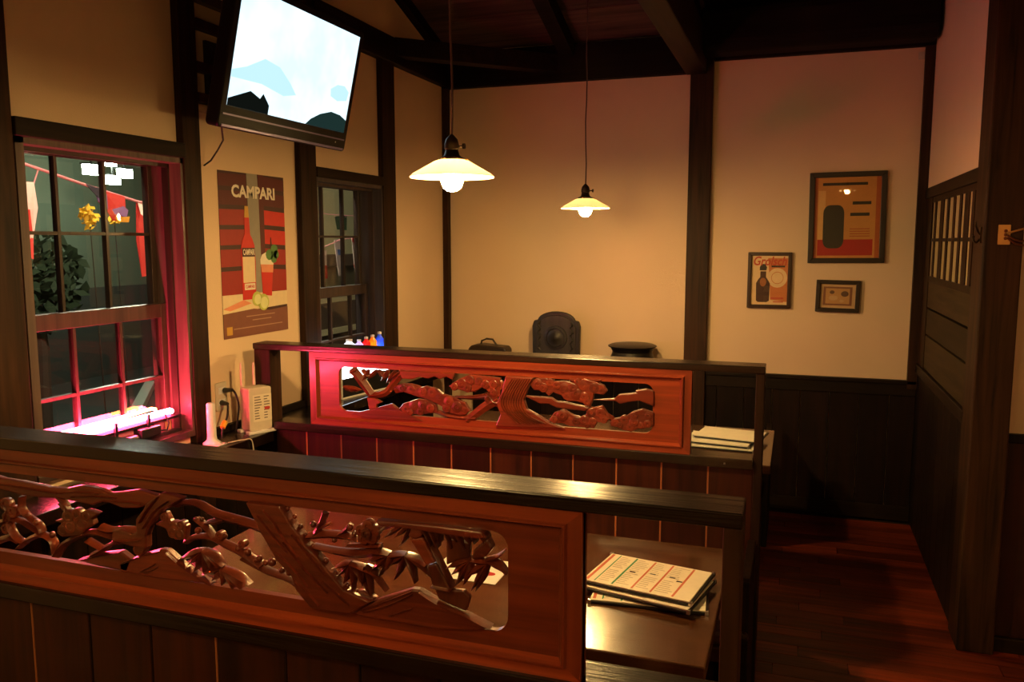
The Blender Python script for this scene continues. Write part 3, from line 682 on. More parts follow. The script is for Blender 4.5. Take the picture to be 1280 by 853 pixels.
menu((-.355, 2.186, .7265), math.radians(-10), 'topmost menu with red and green ruled columns on the glossy near table', g)
menu((-.300, 3.93, .7005), math.radians(-3), 'lowest menu of the stack behind the carved pine partition', g, False)
menu((-.315, 3.96, .7135), math.radians(-7), 'middle menu of the stack behind the carved pine partition', g, False)
menu((-.270, 4.02, .7265), math.radians(-9), 'topmost plain paged menu behind the carved pine partition', g, False)
p1, p2 = atZ(606, 697, .702), atZ(634, 735, .702)
lf = thing('leaflet', 'white leaflet with a red picture lying on the table behind the carving', 'leaflet', ((p1.x+p2.x)/2-.06, (p1.y+p2.y)/2, .7005))
cx, cy = lf.location.x, lf.location.y
B(cx-.12, cx+.09, cy-.085, cy+.085, .7005, .702).build('sheet', 'paper_w', lf)
C('leaf_red', (.45, .02, .02))
MB().prism(circle(.045, -.02, .022, 14, .013), lambda u, v, d: (cx+u, cy+v, .702+d), 0, .0004).build('printed_picture', 'leaf_red', lf)
MB().prism(rect(.0, .05, .03, .045), lambda u, v, d: (cx+u, cy+v, .702+d), 0, .0004).build('printed_mark', 'menu_ink', lf)

# ------------------------------------------------------------------ pendant lamps
def pendant(x, y, z, label, ztop, k=1.0, shade='opal'):
    bm_ = emit('warm_bulb', (1.0, .615, .205), BULB*k)
    t = thing('pendant_lamp', label, 'lamp', (x, y, z), 0, 'opal glass pendant lamps')
    prof = [(.033, .048), (.050, .043), (.080, .026), (.112, .008), (.1195, .001), (.1195, -.002), (.114, .003), (.080, .021), (.050, .038), (.033, .043)]
    MB().lathe(prof, (0, 0, 0), 40, closed=True).build('shade', shade, t, local=True, smooth=True)
    s = MB().lathe([(.037, .046), (.038, .051), (.028, .055), (.022, .060), (.018, .075), (.021, .078), (.021, .090), (.017, .104), (.008, .114), (.004, .118)], (0, 0, 0), 20).build('socket', 'bronze', t, local=True, smooth=True)
    MB().tube([(0.018, 0, .084), (.034, 0, .084)], .0028).lathe([(.008, .030), (.008, .036)], (.004, 0, .084), 10, 'x').build('switch_key', 'bronze', s, local=True)
    for k in range(3):
        a = 2*math.pi*k/3+.4
        MB().tube([(.036*math.cos(a), .036*math.sin(a), .048), (.045*math.cos(a), .045*math.sin(a), .049)], .0028, 6).build('thumb_screw', 'brass', s, local=True)
    MB().lathe([(.003, -.042), (.014, -.040), (.026, -.030), (.032, -.014), (.031, .0), (.024, .014), (.014, .026), (.013, .045)], (0, 0, 0), 24).build('bulb', bm_, t, local=True, smooth=True)
    pts = [(.0025*math.sin(k*1.7), .0025*math.cos(k*1.1), .116+(ztop-z-.116)*k/14) for k in range(15)]
    MB().tube(pts, .0032, 6).build('cord', 'cordm', t, local=True, smooth=True)
pendant(-.938, 2.20, 1.836, 'glowing white glass pendant lamp hanging over the near booth table', slope(2.2)+.01, 1.55, 'opal_bright')
pendant(-.996, 4.00, 1.818, 'glowing white glass pendant lamp hanging before the far plaster wall', slope(4.0)+.01, 1.0)
pendant(-.95, .30, 1.86, 'white glass pendant lamp over the booth on the near side of the partition', slope(.3)+.01, .44)
pendant(1.75, .75, 1.95, 'white glass pendant lamp over the other side of the aisle', slope(.75)+.01, .5)  # unseen lamp added to keep the plaster beyond the pillar bright
pendant(.57, -1.0, 2.31, 'white glass pendant lamp hung high over the aisle', slope(-1.0)+.01, .45)

# ------------------------------------------------------------------ television
tvt = math.radians(13.0)
tv = thing('television', 'black flat television tilted down on the wall above the poster', 'television', (-1.97, 2.935, 2.06))
tv.rotation_euler = (0, tvt, 0)
W2, TH = .438, .53
M['tvgloss'] = plain('gloss_black_bezel', (.004, .004, .005), .38, 0, 0, .15)
M['tvtrim'] = plain('violet_grey_trim', (.20, .17, .36), .3, .3)  # violet tint paints the reflection along the lower bezel
mb = MB(); fy = lambda u, v, d: (d, u, v)
mb.prism(rrect(-W2, W2, 0, TH, .018, 4), fy, -.055, 0); mb.build('housing', 'tvgloss', tv, local=True, bevel=.006)
MB().prism(rrect(-W2+.06, W2-.06, .05, TH-.05, .03, 4), fy, -.095, -.055).build('rear_cover', 'blackm', tv, local=True, bevel=.01)
S0, S1, S2, S3 = -W2+.034, W2-.034, .082, TH-.030
MB().prism(rect(-W2+.02, W2-.02, .004, .014), fy, 0, .004).build('lower_trim', 'tvtrim', tv, local=True, bevel=.0015)
MB().prism(rect(-W2+.02, W2-.02, .048, .054), fy, 0, .002).build('speaker_slot', 'tvtrim', tv, local=True)
m = bpy.data.materials.new('lit_screen'); m.use_nodes = True; nt = m.node_tree; nt.nodes.clear()
o_ = nt.nodes.new('ShaderNodeOutputMaterial'); e_ = nt.nodes.new('ShaderNodeEmission'); tc = nt.nodes.new('ShaderNodeTexCoord'); nz = nt.nodes.new('ShaderNodeTexNoise')
nz.inputs['Scale'].default_value = 5; nz.inputs['Detail'].default_value = 3; cr = nt.nodes.new('ShaderNodeValToRGB')
cr.color_ramp.elements[0].color = (.56, .80, .95, 1); cr.color_ramp.elements[0].position = .35; cr.color_ramp.elements[1].color = (.72, .93, 1.0, 1); cr.color_ramp.elements[1].position = .62
link(nt, tc.outputs['Object'], nz.inputs['Vector']); link(nt, nz.outputs['Fac'], cr.inputs[0]); link(nt, cr.outputs[0], e_.inputs[0]); e_.inputs[1].default_value = TVS; link(nt, e_.outputs[0], o_.inputs[0])
M['screen'] = m
M['scr_dark'] = emit('screen_dark_shape', (.0016, .002, .0016), 1.0); M['scr_green'] = emit('screen_green_shape', (.004, .010, .009), 1.0)
M['scr_grey'] = emit('screen_grey_shape', (.20, .31, .38), 1.0)
scr = MB().prism(rect(S0, S1, S2, S3), fy, 0, .0012).build('screen', 'screen', tv, local=True)
sw, sh = S1-S0, S3-S2
pz = lambda pts: [(S0+a*sw, S2+b*sh) for a, b in pts]
MB().prism(pz([(0, 0), (.30, 0), (.30, .08), (.245, .17), (.225, .12), (.15, .165), (0, .06)]), fy, .0012, .0018).build('picture_shape', 'scr_dark', scr, local=True)
MB().prism(pz([(.62, 0), (1, 0), (1, .13), (.93, .17), (.84, .18), (.74, .13), (.66, .06)]), fy, .0012, .0018).build('picture_shape', 'scr_green', scr, local=True)
MB().prism(pz([(.0, .30), (.10, .36), (.22, .47), (.34, .44), (.44, .33), (.50, .24), (.40, .20), (.22, .25), (.0, .24)]), fy, .0012, .0017).build('picture_shape', 'scr_grey', scr, local=True)
MB().prism(pz([(.80, .40), (.86, .46), (.93, .47), (.98, .42), (.97, .33), (.88, .30), (.81, .33)]), fy, .0012, .0017).build('picture_shape', 'scr_grey', scr, local=True)
MB().lathe([(.003, 0), (.003, .002)], (0.0, .35, .035), 8, 'x').build('power_light', 'steel', tv, local=True)
mt = MB().box(-2.30, -2.285, 2.85, 3.02, 2.22, 2.46); mt.tube([(-2.29, 2.935, 2.36), (-2.15, 2.935, 2.35), (-2.035, 2.935, 2.345)], .022, 10)
tag(mt.build('television_bracket', 'iron'), 'black wall bracket holding up the tilted television', 'bracket')
c0 = atX(284, 166, -2.02); c1 = atX(272, 188, -2.2); c2 = atX(255, 207, -2.285)
tag(MB().tube([(-2.05, 2.62, 2.12), c0.lerp(c1, .4), c1, c1.lerp(c2, .5)+Vector((.0, .0, -.01)), c2], .0035, 6).build('television_cable', 'black', smooth=True), 'thin dark cable dropping from the television to the pillar', 'cable')

# ------------------------------------------------------------------ advertising poster (left wall)
C('po_red', (.33, .012, .008)); C('po_dred', (.10, .006, .005)); C('po_bred', (.62, .02, .012)); C('po_grey', (.30, .27, .23)); C('po_cream', (.82, .66, .42))
C('po_brown', (.22, .075, .045)); C('po_dark', (.05, .010, .008)); C('po_lime', (.55, .60, .12)); C('po_limel', (.78, .80, .38)); C('po_green', (.08, .22, .05)); C('po_white', (.86, .78, .66)); C('po_gold', (.62, .34, .05)); C('po_pink', (.80, .30, .16)); C('po_ink', (.45, .25, .17))
Y0, Y1, Z0, Z1 = 2.903, 3.372, 1.238, 1.952
po = thing('advertising_poster', 'red aperitif poster with bottle, glass and limes below the television', 'poster', (XL+.001, (Y0+Y1)/2, Z0))
def pf(u, v, d): return (XL+.0012+d, Y0+u*(Y1-Y0), Z0+v*(Z1-Z0))
def ppoly(name, pts, mat, lay): return MB().prism(pts, pf, 0 if lay == 0 else .0006*lay-.0004, .0006*lay+.0008).build(name, mat, po)
ppoly('poster_sheet', rect(0, 1, 0, 1), 'po_dark', 0)
ppoly('backdrop_gap', [(.43, .26), (.60, .26), (.60, .7), (.57, 1), (.41, 1), (.42, .7)], 'po_grey', 1)
for i, (v0, v1) in enumerate(((.26, .42), (.43, .55), (.56, .67), (.68, .79), (.80, .90), (.91, 1.0))):
    ppoly('shutter_slat', [(0, v0), (.40, v0+.005), (.40, v1-.012), (0, v1-.016)], 'po_red' if i < 4 else 'po_dred', 1)
    ppoly('shutter_slat', [(.62, v0+.01), (1, v0), (1, v1-.020), (.62, v1-.008)], 'po_bred' if i in (2, 3) else ('po_red' if i < 4 else 'po_dred'), 1)
ppoly('shutter_post', [(.60, .26), (.66, .26), (.66, 1), (.58, 1)], 'po_dred', 2)
ppoly('table_surface', [(0, .15), (1, .17), (1, .262), (0, .262)], 'po_cream', 2)
ppoly('table_shadow', [(0, .18), (.3, .225), (.42, .20), (.1, .165)], 'po_pink', 3)
ppoly('lower_band', [(0, 0), (1, 0), (1, .155), (.7, .145), (.45, .165), (0, .15)], 'po_brown', 3)
bo = ppoly('bottle', [(.29, .225), (.49, .225), (.50, .46), (.49, .56), (.46, .60), (.43, .625), (.42, .73), (.40, .76), (.36, .76), (.35, .73), (.35, .63), (.31, .59), (.29, .55)], 'po_bred', 4)
MB().prism([(.35, .73), (.42, .73), (.41, .80), (.36, .80)], pf, .0024, .0037).build('bottle_cap', 'po_gold', po)
MB().prism(rect(.30, .49, .49, .545), pf, .0028, .0039).build('bottle_band', 'po_dark', po)
MB().prism(rect(.305, .485, .33, .49), pf, .0028, .0039).build('bottle_label', 'po_cream', po)
MB().prism(rect(.32, .48, .285, .325), pf, .0028, .0039).build('bottle_label', 'po_white', po)
text_mb('CAMPARI', pf, .312, .482, .50, .537, .0039, bold=.03).build('lettering', 'po_white', po)
text_mb('CAMPARI', pf, .335, .465, .295, .315, .0039, bold=.02).build('lettering', 'po_bred', po)
ppoly('glass', [(.60, .245), (.74, .235), (.78, .46), (.575, .465)], 'po_bred', 4)
MB().prism([(.575, .44), (.78, .435), (.785, .475), (.74, .505), (.66, .515), (.60, .50), (.572, .47)], pf, .0028, .0040).build('foam', 'po_white', po)
MB().prism([(.59, .39), (.77, .385), (.78, .435), (.575, .44)], pf, .0028, .0038).build('glass_highlight', 'po_pink', po)
for a in ((.72, .50, .06), (.80, .53, .06), (.79, .475, .05), (.83, .50, .045)): MB().prism(circle(a[0], a[1], a[2], 10, a[2]*.6), pf, .0034, .0043).build('mint_leaf', 'po_green', po)
MB().prism([(.74, .55), (.765, .55), (.755, .61), (.745, .61)], pf, .003, .004).build('straw', 'po_dark', po)
for cx_, cy_, r in ((.50, .225, .075), (.60, .20, .085)):
    MB().prism(circle(cx_, cy_, r, 16, r*.62), pf, .0036, .0044).build('lime', 'po_lime', po)
    MB().prism(circle(cx_+.01, cy_-.004, r*.72, 16, r*.45), pf, .0042, .0048).build('lime_flesh', 'po_limel', po)
text_mb('CAMPARI', pf, .18, .84, .848, .925, .0022, bold=.035).build('lettering', 'po_white', po)
for v, a, b in ((.118, .33, .78), (.092, .42, .72), (.05, .14, .9)): MB().prism(rect(a, b, v, v+.006), pf, .0016, .0029).build('small_print', 'po_ink', po)
MB().prism(rect(.04, .12, .02, .07), pf, .0016, .0030).build('emblem', 'po_gold', po)

# ------------------------------------------------------------------ framed pictures (back wall)
def frame(name, label, x0, x1, z0, z1, bw_, mat, tilt=0):
    cxx, czz = (x0+x1)/2, (z0+z1)/2
    t = thing(name, label, 'picture', (cxx, YB, czz), 0, 'framed pictures on the far plaster wall')
    t.rotation_euler = (0, math.radians(tilt), 0)
    w_, h_ = (x1-x0)/2, (z1-z0)/2
    for k, (a, b) in enumerate((((-w_, -h_), (w_, -h_)), ((w_, -h_), (w_, h_)), ((w_, h_), (-w_, h_)), ((-w_, h_), (-w_, -h_)))):
        s = lambda p: (p[0]*(w_-bw_)/w_, p[1]*(h_-bw_)/h_)
        MB().prism([a, b, s(b), s(a)], lambda u, v, d: (u, d, v), -.026, -.002).build('frame_bar', mat, t, local=True, bevel=.003)
    iw, ih = w_-bw_, h_-bw_
    def fn(u, v, d): return (-iw+u*2*iw, -.008-d, -ih+v*2*ih)
    MB().prism([(-iw-.003, -ih-.003), (iw+.003, -ih-.003), (iw+.003, ih+.003), (-iw-.003, ih+.003)], lambda u, v, d: (u, d, v), -.008, -.002).build('backing', 'paper', t, local=True)
    MB().prism([(-iw, -ih), (iw, -ih), (iw, ih), (-iw, ih)], lambda u, v, d: (u, d, v), -.0165, -.0150).build('glazing', 'pglass', t, local=True)
    def pp(nm, pts, mt_, lay): return MB().prism(pts, fn, .0003*(lay-1), .0003*lay+.0004).build(nm, mt_, t, local=True)
    return t, fn, pp
C('fr_dark', (.018, .010, .006), .35); C('fr_brown', (.035, .012, .006), .3)
C('ca_tan', (.60, .27, .06)); C('ca_pale', (.72, .42, .14)); C('ca_red', (.42, .010, .006)); C('ca_dark', (.020, .020, .010)); C('ca_rust', (.45, .10, .02))
# plain stand-in for a known print: colour fields only
t, fn, pp = frame('large_framed_print', 'large dark framed print with tan ground and red base', .055, .476, 1.530, 2.060, .030, 'fr_dark', -.6)
pp('picture_ground', rect(0, 1, 0, 1), 'ca_tan', 1); pp('picture_margin', rect(0, .05, 0, 1), 'ca_rust', 2); pp('picture_margin', rect(.93, 1, 0, 1), 'ca_rust', 2)
pp('red_field', rect(.06, .90, .03, .23), 'ca_red', 2); pp('pale_field', rect(.06, .17, .23, .84), 'ca_pale', 2)
pp('dark_field', rrect(.14, .46, .12, .66, .10, 4), 'ca_dark', 3)
for v in (.36, .33, .30, .27): pp('rust_stripe', rect(.55, .85, v-.006, v+.006), 'ca_rust', 2)
pp('dark_stripe', rect(.12, .80, .90, .935), 'ca_dark', 2); pp('dark_stripe', rect(.58, .86, .66, .70), 'ca_dark', 2); pp('dark_stripe', rect(.55, .84, .52, .56), 'ca_dark', 2)
# beer advertisement
C('gr_cream', (.80, .58, .32)); C('gr_red', (.55, .06, .02)); C('gr_orange', (.60, .19, .05)); C('gr_bottle', (.055, .016, .006)); C('gr_amber', (.36, .12, .03)); C('gr_black', (.02, .015, .01))
t, fn, pp = frame('framed_beer_advert', 'small upright brown framed advert with a swing top bottle', -.284, -.030, 1.252, 1.592, .021, 'fr_brown')
pp('picture_ground', rect(0, 1, 0, 1), 'gr_cream', 1); pp('orange_field', [(.55, 0), (1, 0), (1, .95), (.45, .95), (.5, .6)], 'gr_orange', 2)
pp('pale_disc', circle(.72, .55, .27, 20, .20), 'gr_cream', 3); pp('disc_ring', circle(.72, .55, .17, 20, .125), 'gr_orange', 4); pp('pale_disc', circle(.72, .55, .155, 20, .112), 'gr_cream', 5)
pp('pale_field', [(.0, 0), (1, 0), (1, .06), (.55, .10), (0, .2)], 'gr_cream', 3)
pp('bottle', [(.15, .08), (.21, .05), (.44, .05), (.51, .08), (.52, .44), (.45, .52), (.41, .56), (.41, .68), (.25, .68), (.25, .56), (.20, .52), (.14, .44)], 'gr_bottle', 4)
pp('bottle_cap', [(.23, .70), (.41, .70), (.43, .76), (.38, .83), (.28, .83), (.23, .77)], 'gr_black', 4)
pp('bottle_label', circle(.33, .46, .09, 12, .09), 'gr_amber', 5)
text_mb('Grolsch', fn, .06, .97, .80, .985, .0016, shear=.25, bold=.02).build('lettering', 'gr_red', t, local=True)
pp('dark_stripe', rect(.55, .92, .765, .80), 'gr_black', 4); pp('rust_stripe', rect(.56, .9, .12, .15), 'gr_red', 4); pp('rust_stripe', rect(.62, .9, .05, .07), 'gr_red', 4)
# small landscape-format picture
C('sm_mat', (.55, .36, .18)); C('sm_brown', (.20, .07, .03)); C('sm_tan', (.50, .28, .10)); C('sm_dk', (.10, .05, .025))
t, fn, pp = frame('small_framed_picture', 'small landscape black framed picture with pale mount', .113, .357, 1.238, 1.428, .024, 'fr_dark', .9)
pp('mount', rect(0, 1, 0, 1), 'sm_mat', 1); pp('inner_border', rect(.09, .91, .11, .89), 'sm_brown', 2); pp('picture_ground', rect(.16, .84, .18, .82), 'sm_tan', 3)
for u, v, r in ((.34, .66, .07), (.70, .60, .11)): pp('dark_patch', circle(u, v, r, 12, r*1.1), 'sm_dk', 4)
for u, v, r in ((.38, .42, .13), (.62, .30, .07)): pp('pale_patch', circle(u, v, r, 12, r*.8), 'sm_mat', 4)

# ------------------------------------------------------------------ things on the back shelf
SH = .896
t = thing('small_case', 'small dark case with curved carrying handle on the back shelf', 'case', (-1.93, YB-.13, SH))
mb = MB().prism([(-.135, 0), (.135, 0), (.138, .045), (.120, .066), (-.06, .078), (-.115, .070), (-.137, .045)], lambda u, v, d: (u, d, v), -.06, .06); mb.build('body', 'leather', t, local=True, bevel=.010)
MB().tube([(-.065, 0, .070), (-.058, 0, .098), (-.025, 0, .112), (.02, 0, .109), (.052, 0, .066)], .007, 8).build('handle', 'leather', t, local=True, smooth=True)
MB().box(-.13, .13, -.0625, -.059, .034, .039).build('lid_seam', 'black', t, local=True)
t = thing('carved_plaque', 'dark carved wooden plaque with arched top standing on the back shelf', 'plaque', (-1.475, YB-.10, SH))
M['plq'] = wood('plaque_wood', (.010, .007, .005), (.030, .022, .014), 'z', .5, .1)
arch = [(-.158, 0), (.158, 0), (.162, .21), (.150, .245), (.125, .250)] + [(.125*math.cos(math.radians(a)), .245+.062*math.sin(math.radians(a))) for a in range(15, 180, 15)] + [(-.125, .250), (-.150, .245), (-.162, .21)]
MB().prism(arch, lambda u, v, d: (u, d, v), -.018, .018).build('board', 'plq', t, local=True, bevel=.006)
MB().prism([(u*.84, .02+v*.86) for u, v in arch], lambda u, v, d: (u, d, v), -.024, -.016).build('raised_field', 'plq', t, local=True, bevel=.004)
MB().lathe([(.080, -.020), (.078, -.032), (.062, -.034), (.058, -.026), (.03, -.026), (.02, -.034), (.004, -.036)], (0, 0, .135), 20, 'y').build('rosette', 'plq', t, local=True, smooth=True)
for sx in (-1, 1):
    for k in range(4): MB().tube([(sx*.10, -.026, .05+k*.05), (sx*.118, -.030, .07+k*.05), (sx*.105, -.026, .09+k*.05)], .007, 6).build('carved_leaf', 'plq', t, local=True)
    MB().box(sx*.11-.02, sx*.11+.02, -.05, .06, -.0, .012).build('foot', 'plq', t, local=True)
t = thing('lidded_pot', 'low black iron pot with wide flat rim on the back shelf', 'pot', (-.965, YB-.14, SH))
MB().lathe([(.10, 0), (.132, .012), (.138, .035), (.128, .058), (.125, .070), (.135, .090), (.140, .10), (.12, .104), (.02, .106)], (0, 0, 0), 32).build('body', 'iron', t, local=True, smooth=True)
MB().lathe([(.130, .094), (.152, .102), (.153, .108), (.135, .116), (.05, .121), (.004, .122)], (0, 0, 0), 32).build('lid', 'iron', t, local=True, smooth=True)

# ------------------------------------------------------------------ things on the window ledge
t = thing('wireless_router', 'white upright wireless router with two antennas on the window ledge', 'router', (-2.165, 2.925, LEDGE), math.radians(66))
rb = MB().prism(rrect(-.053, .053, .012, .195, .008, 3), lambda u, v, d: (u, d, v), -.036, .036).build('body', 'offwhite', t, local=True, bevel=.003)
MB().box(-.065, .065, -.05, -.02, 0, .012).box(-.065, .065, .02, .05, 0, .012).build('foot', 'white', t, local=True, bevel=.002)
fr_ = lambda u, v, d: (u, -.036-d, v)
M['lab'] = plain('label_white', (.80, .72, .58), .6); C('lab_ink', (.12, .09, .07)); C('lab_red', (.55, .04, .03))
MB().prism(rect(-.035, .052, .05, .165), fr_, 0, .0006).build('label_sticker', 'lab', t, local=True)
ink = MB()
for r in range(9):
    v = .155-r*.0115
    for a, b in ((-.028, .008), (.016, .046)): ink.prism(rect(a, a+(b-a)*random.uniform(.5, 1), v-.002, v+.002), fr_, .0006, .0010)
ink.build('label_print', 'lab_ink', t, local=True)['kind'] = 'stuff'
MB().prism(rrect(.018, .044, .098, .110, .004, 3), fr_, .0006, .0012).build('label_mark', 'lab_red', t, local=True)
for x, y in ((-.052, .02), (.006, .02)):
    MB().lathe([(.006, .20), (.006, .275), (.0045, .30), (.002, .303)] if x < 0 else [(.006, .20), (.006, .275), (.0045, .295), (.002, .298)], (x, y, 0), 10).build('antenna', 'offwhite', t, local=True, smooth=True)
t = thing('white_stand', 'plain white tube on flared base standing on the window ledge by the pillar', 'stand', (-2.19, 2.668, LEDGE))
MB().lathe([(.036, 0), (.036, .008), (.028, .013), (.020, .022), (.0180, .035), (.0175, .163), (.013, .170), (.003, .171)], (0, 0, 0), 24).build('tube', 'white', t, local=True, smooth=True)
B(-.012, .05, -.03, .03, 0, .006).build('base_plate', 'white', t, local=True, bevel=.002)
t = thing('power_outlet', 'cream double wall socket with plugs below the poster', 'outlet', (XL, 2.865, 1.0))
MB().prism(rrect(-.035, .035, -.06, .06, .006, 3), lambda u, v, d: (d, u, v), 0, .008).build('plate', 'offwhite', t, local=True, bevel=.002)
for v in (.025, -.025): MB().prism(rect(-.02, .02, v-.014, v+.014), lambda u, v_, d: (d, u, v_), .008, .010).build('socket_face', 'white', t, local=True)
def cable(name, label, pts, r=.004, mat='black', plug=None, plugmat='black'):
    a = Vector(pts[0]); t = thing(name, label, 'cable', a)
    P = [Vector(p) for p in pts]; out = []
    for i in range(len(P)-1):
        p0, p1, p2, p3 = P[max(i-1, 0)], P[i], P[i+1], P[min(i+2, len(P)-1)]
        for k in range(6):
            q = k/6; out.append(.5*((2*p1)+(p2-p0)*q+(2*p0-5*p1+4*p2-p3)*q*q+(3*p1-p0-3*p2+p3)*q**3))
    out.append(P[-1]); MB().tube(out, r, 7).build('lead', mat, t, smooth=True)
    if plug:
        d = (P[1]-P[0]).normalized(); MB().tube([P[0], P[0]+d*.045], .011, 8, [.012, .007]).build('plug', plugmat, t)
    return t
cable('power_cable', 'black cable looping from the upper plug to the router', [(-2.285, 2.875, 1.025), (-2.24, 2.87, 1.03), (-2.215, 2.865, 1.0), (-2.21, 2.868, .95), (-2.225, 2.862, LEDGE+.01)], .0045, plug=True)
yc = cable('network_cable', 'black cable with yellow plug running behind the router', [(-2.285, 2.855, .975), (-2.245, 2.84, .975), (-2.21, 2.79, .93), (-2.205, 2.755, .90), (-2.20, 2.74, LEDGE+.008)], .0045, plug=True)
C('yellow', (.75, .42, .03), .4); MB().tube([(-2.208, 2.775, .915), (-2.203, 2.750, .895)], .011, 8).build('yellow_plug', 'yellow', yc)
cable('thin_lead', 'thin pale lead hanging over the edge of the window ledge', [(-2.14, 2.70, LEDGE+.004), (-2.112, 2.76, LEDGE+.004), (-2.098, 2.80, LEDGE-.01), (-2.096, 2.805, .72)], .0025, 'offwhite')
t = thing('power_adapter', 'small black adapter box lying on the ledge beside the router', 'adapter', (-2.14, 3.05, LEDGE))
B(-.04, .04, -.02, .02, 0, .028).build('body', 'black', t, local=True, bevel=.004); MB().tube([(.04, 0, .014), (.06, 0, .012)], .006, 8).build('strain_relief', 'black', t, local=True)

# backlit display with miniature bottles in the far booth
p0, p1 = atX(424, 440, -2.17), atX(482, 440, -2.17)
lb = thing('lit_display_box', 'bright white backlit display box on the ledge under the further window', 'light box', (-2.185, 3.875, LEDGE), math.radians(80))
DW = .20
MB().box(-DW, DW, -.03, .03, 0, .008).box(-DW, DW, -.03, .03, .224, .230).box(-DW, -DW+.006, -.03, .03, .008, .224).box(DW-.006, DW, -.03, .03, .008, .224).box(-DW, DW, .026, .03, .008, .224).build('housing', 'white', lb, local=True)
M['lbox'] = emit('backlit_panel', (.80, .88, 1.0), LIGHTBOX)
MB().box(-DW+.006, DW-.006, -.022, .022, .2302, .2320).build('lit_top', 'lbox', lb, local=True)  # glowing strip added so the bottles light up from below
MB().box(-DW+.006, DW-.006, -.028, -.022, .008, .105).build('lower_panel', 'black', lb, local=True)
MB().box(-DW+.006, DW-.006, -.028, -.022, .105, .224).build('lit_panel', 'lbox', lb, local=True)
rot = Matrix.Rotation(math.radians(80), 3, 'Z')
for u, col, h, nm in ((-.10, (.95, .95, 1.0), .07, 'white'), (-.02, (.72, .60, .90), .06, 'lilac'), (.04, (.80, .05, .06), .068, 'red'), (.095, (.95, .40, .04), .074, 'orange'), (.155, (.10, .25, .85), .085, 'blue')):
    q = rot @ Vector((u, 0, 0))
    M['bt_'+nm] = opal('lit_'+nm+'_glass', col, .7)
    t = thing('miniature_bottle', 'tiny %s bottle standing on the bright display box' % nm, 'bottle', (lb.location.x+q.x, lb.location.y+q.y, LEDGE+.2325), 0, 'miniature bottles on the display box')
    R_ = .034 if nm == 'white' else .022
    MB().lathe([(R_*.9, 0), (R_, .006), (R_, h*.55), (R_*.5, h*.75), (R_*.45, h*.86)], (0, 0, 0), 14).build('glass_body', 'bt_'+nm, t, local=True, smooth=True)
    MB().lathe([(R_*.5, h*.86), (R_*.5, h), (R_*.1, h+.002)], (0, 0, 0), 12).build('cap', 'white', t, local=True, smooth=True)

# ------------------------------------------------------------------ neon sign on the sill of the near window
ns = thing('neon_sign', 'glowing pink neon sign with transformer on the sill of the larger window', 'neon sign', (-2.318, 2.32, ZW0))
B(-2.332, -2.328, 2.02, 2.60, ZW0, .975).build('acrylic_back', 'acryl', ns)
B(-2.334, -2.312, 2.0, 2.64, .958, .968).build('upper_bar', 'black', ns); B(-2.334, -2.312, 2.0, 2.64, ZW0, ZW0+.012).build('lower_bar', 'black', ns)
MB().tube([(-2.322, 2.00, .990), (-2.322, 2.2, .990), (-2.322, 2.590, .990), (-2.326, 2.600, .985)], .011, 12).build('tube', 'neon', ns, smooth=True)
MB().tube([(-2.352, 1.99, 1.002), (-2.352, 2.40, 1.004)], .0065, 10).build('tube', 'neon', ns, smooth=True)
MB().tube([(-2.352, 2.40, 1.004), (-2.352, 2.525, 1.008), (-2.348, 2.54, 1.004), (-2.344, 2.543, .985)], .006, 10).build('tube', 'neon_o', ns, smooth=True)
for y in (2.30, 2.46): B(-2.314, -2.304, y-.006, y+.006, .93, 1.0).build('bracket', 'black', ns)
B(-2.327, -2.285, 2.40, 2.50, .918, .955).build('transformer', 'black', ns, bevel=.004); B(-2.327, -2.285, 2.26, 2.39, .903, .940).build('transformer', 'black', ns, bevel=.01)
MB().tube([(-2.30, 2.50, .93), (-2.295, 2.54, .925), (-2.30, 2.556, .95), (-2.315, 2.553, .985)], .0035, 7).build('lead', 'black', ns, smooth=True)
C('stick_o', (.80, .35, .22)); B(-2.3275, -2.326, 2.565, 2.598, ZW0+.016, .950).build('maker_label', 'stick_o', ns)

# ------------------------------------------------------------------ hooks on the aisle pillar
t = thing('coat_hook', 'brass plated scroll coat hook on the front of the aisle pillar', 'hook', (.740, YP, 1.68), 0, 'coat hooks on the pillar')
MB().prism(rrect(-.021, .021, -.038, .038, .003, 3), lambda u, v, d: (u, d, v), -.005, 0).build('back_plate', 'brass', t, local=True, bevel=.0015)
for zc in (.014, 0, -.014): MB().sphere((.004, -.008, zc), .0065, 8).build('stud', 'copper', t, local=True, smooth=True)
MB().tube([(.006, -.008, .004), (.03, -.02, .012), (.06, -.03, .022), (.09, -.034, .028), (.115, -.03, .034)], .004, 8).build('arm', 'brass', t, local=True, smooth=True)
MB().tube([(.010, -.008, -.002), (.03, -.02, -.018), (.055, -.028, -.026), (.075, -.030, -.018), (.080, -.030, -.004), (.070, -.030, .002), (.062, -.030, -.006)], .004, 8).build('scroll', 'copper', t, local=True, smooth=True)
MB().tube([(.010, -.008, -.012), (.035, -.02, -.034), (.065, -.03, -.042), (.095, -.033, -.030), (.115, -.033, -.012)], .004, 8).build('scroll', 'copper', t, local=True, smooth=True)
t = thing('coat_hook', 'dark bronze double coat hook on the edge of the aisle pillar', 'hook', (.672, YP+.05, 1.69), 0, 'coat hooks on the pillar')
MB().prism(rrect(-.010, .010, -.042, .02, .004, 3), lambda u, v, d: (d, u, v), -.005, 0).build('back_plate', 'bronze', t, local=True)
MB().tube([(-.004, 0, -.01), (-.014, -.006, .004), (-.022, -.01, .024), (-.024, -.01, .04)], .0038, 8).build('upper_hook', 'bronze', t, local=True, smooth=True)
MB().tube([(-.004, 0, -.028), (-.016, -.006, -.04), (-.026, -.01, -.034), (-.028, -.01, -.022)], .0042, 8).build('lower_hook', 'bronze', t, local=True, smooth=True)
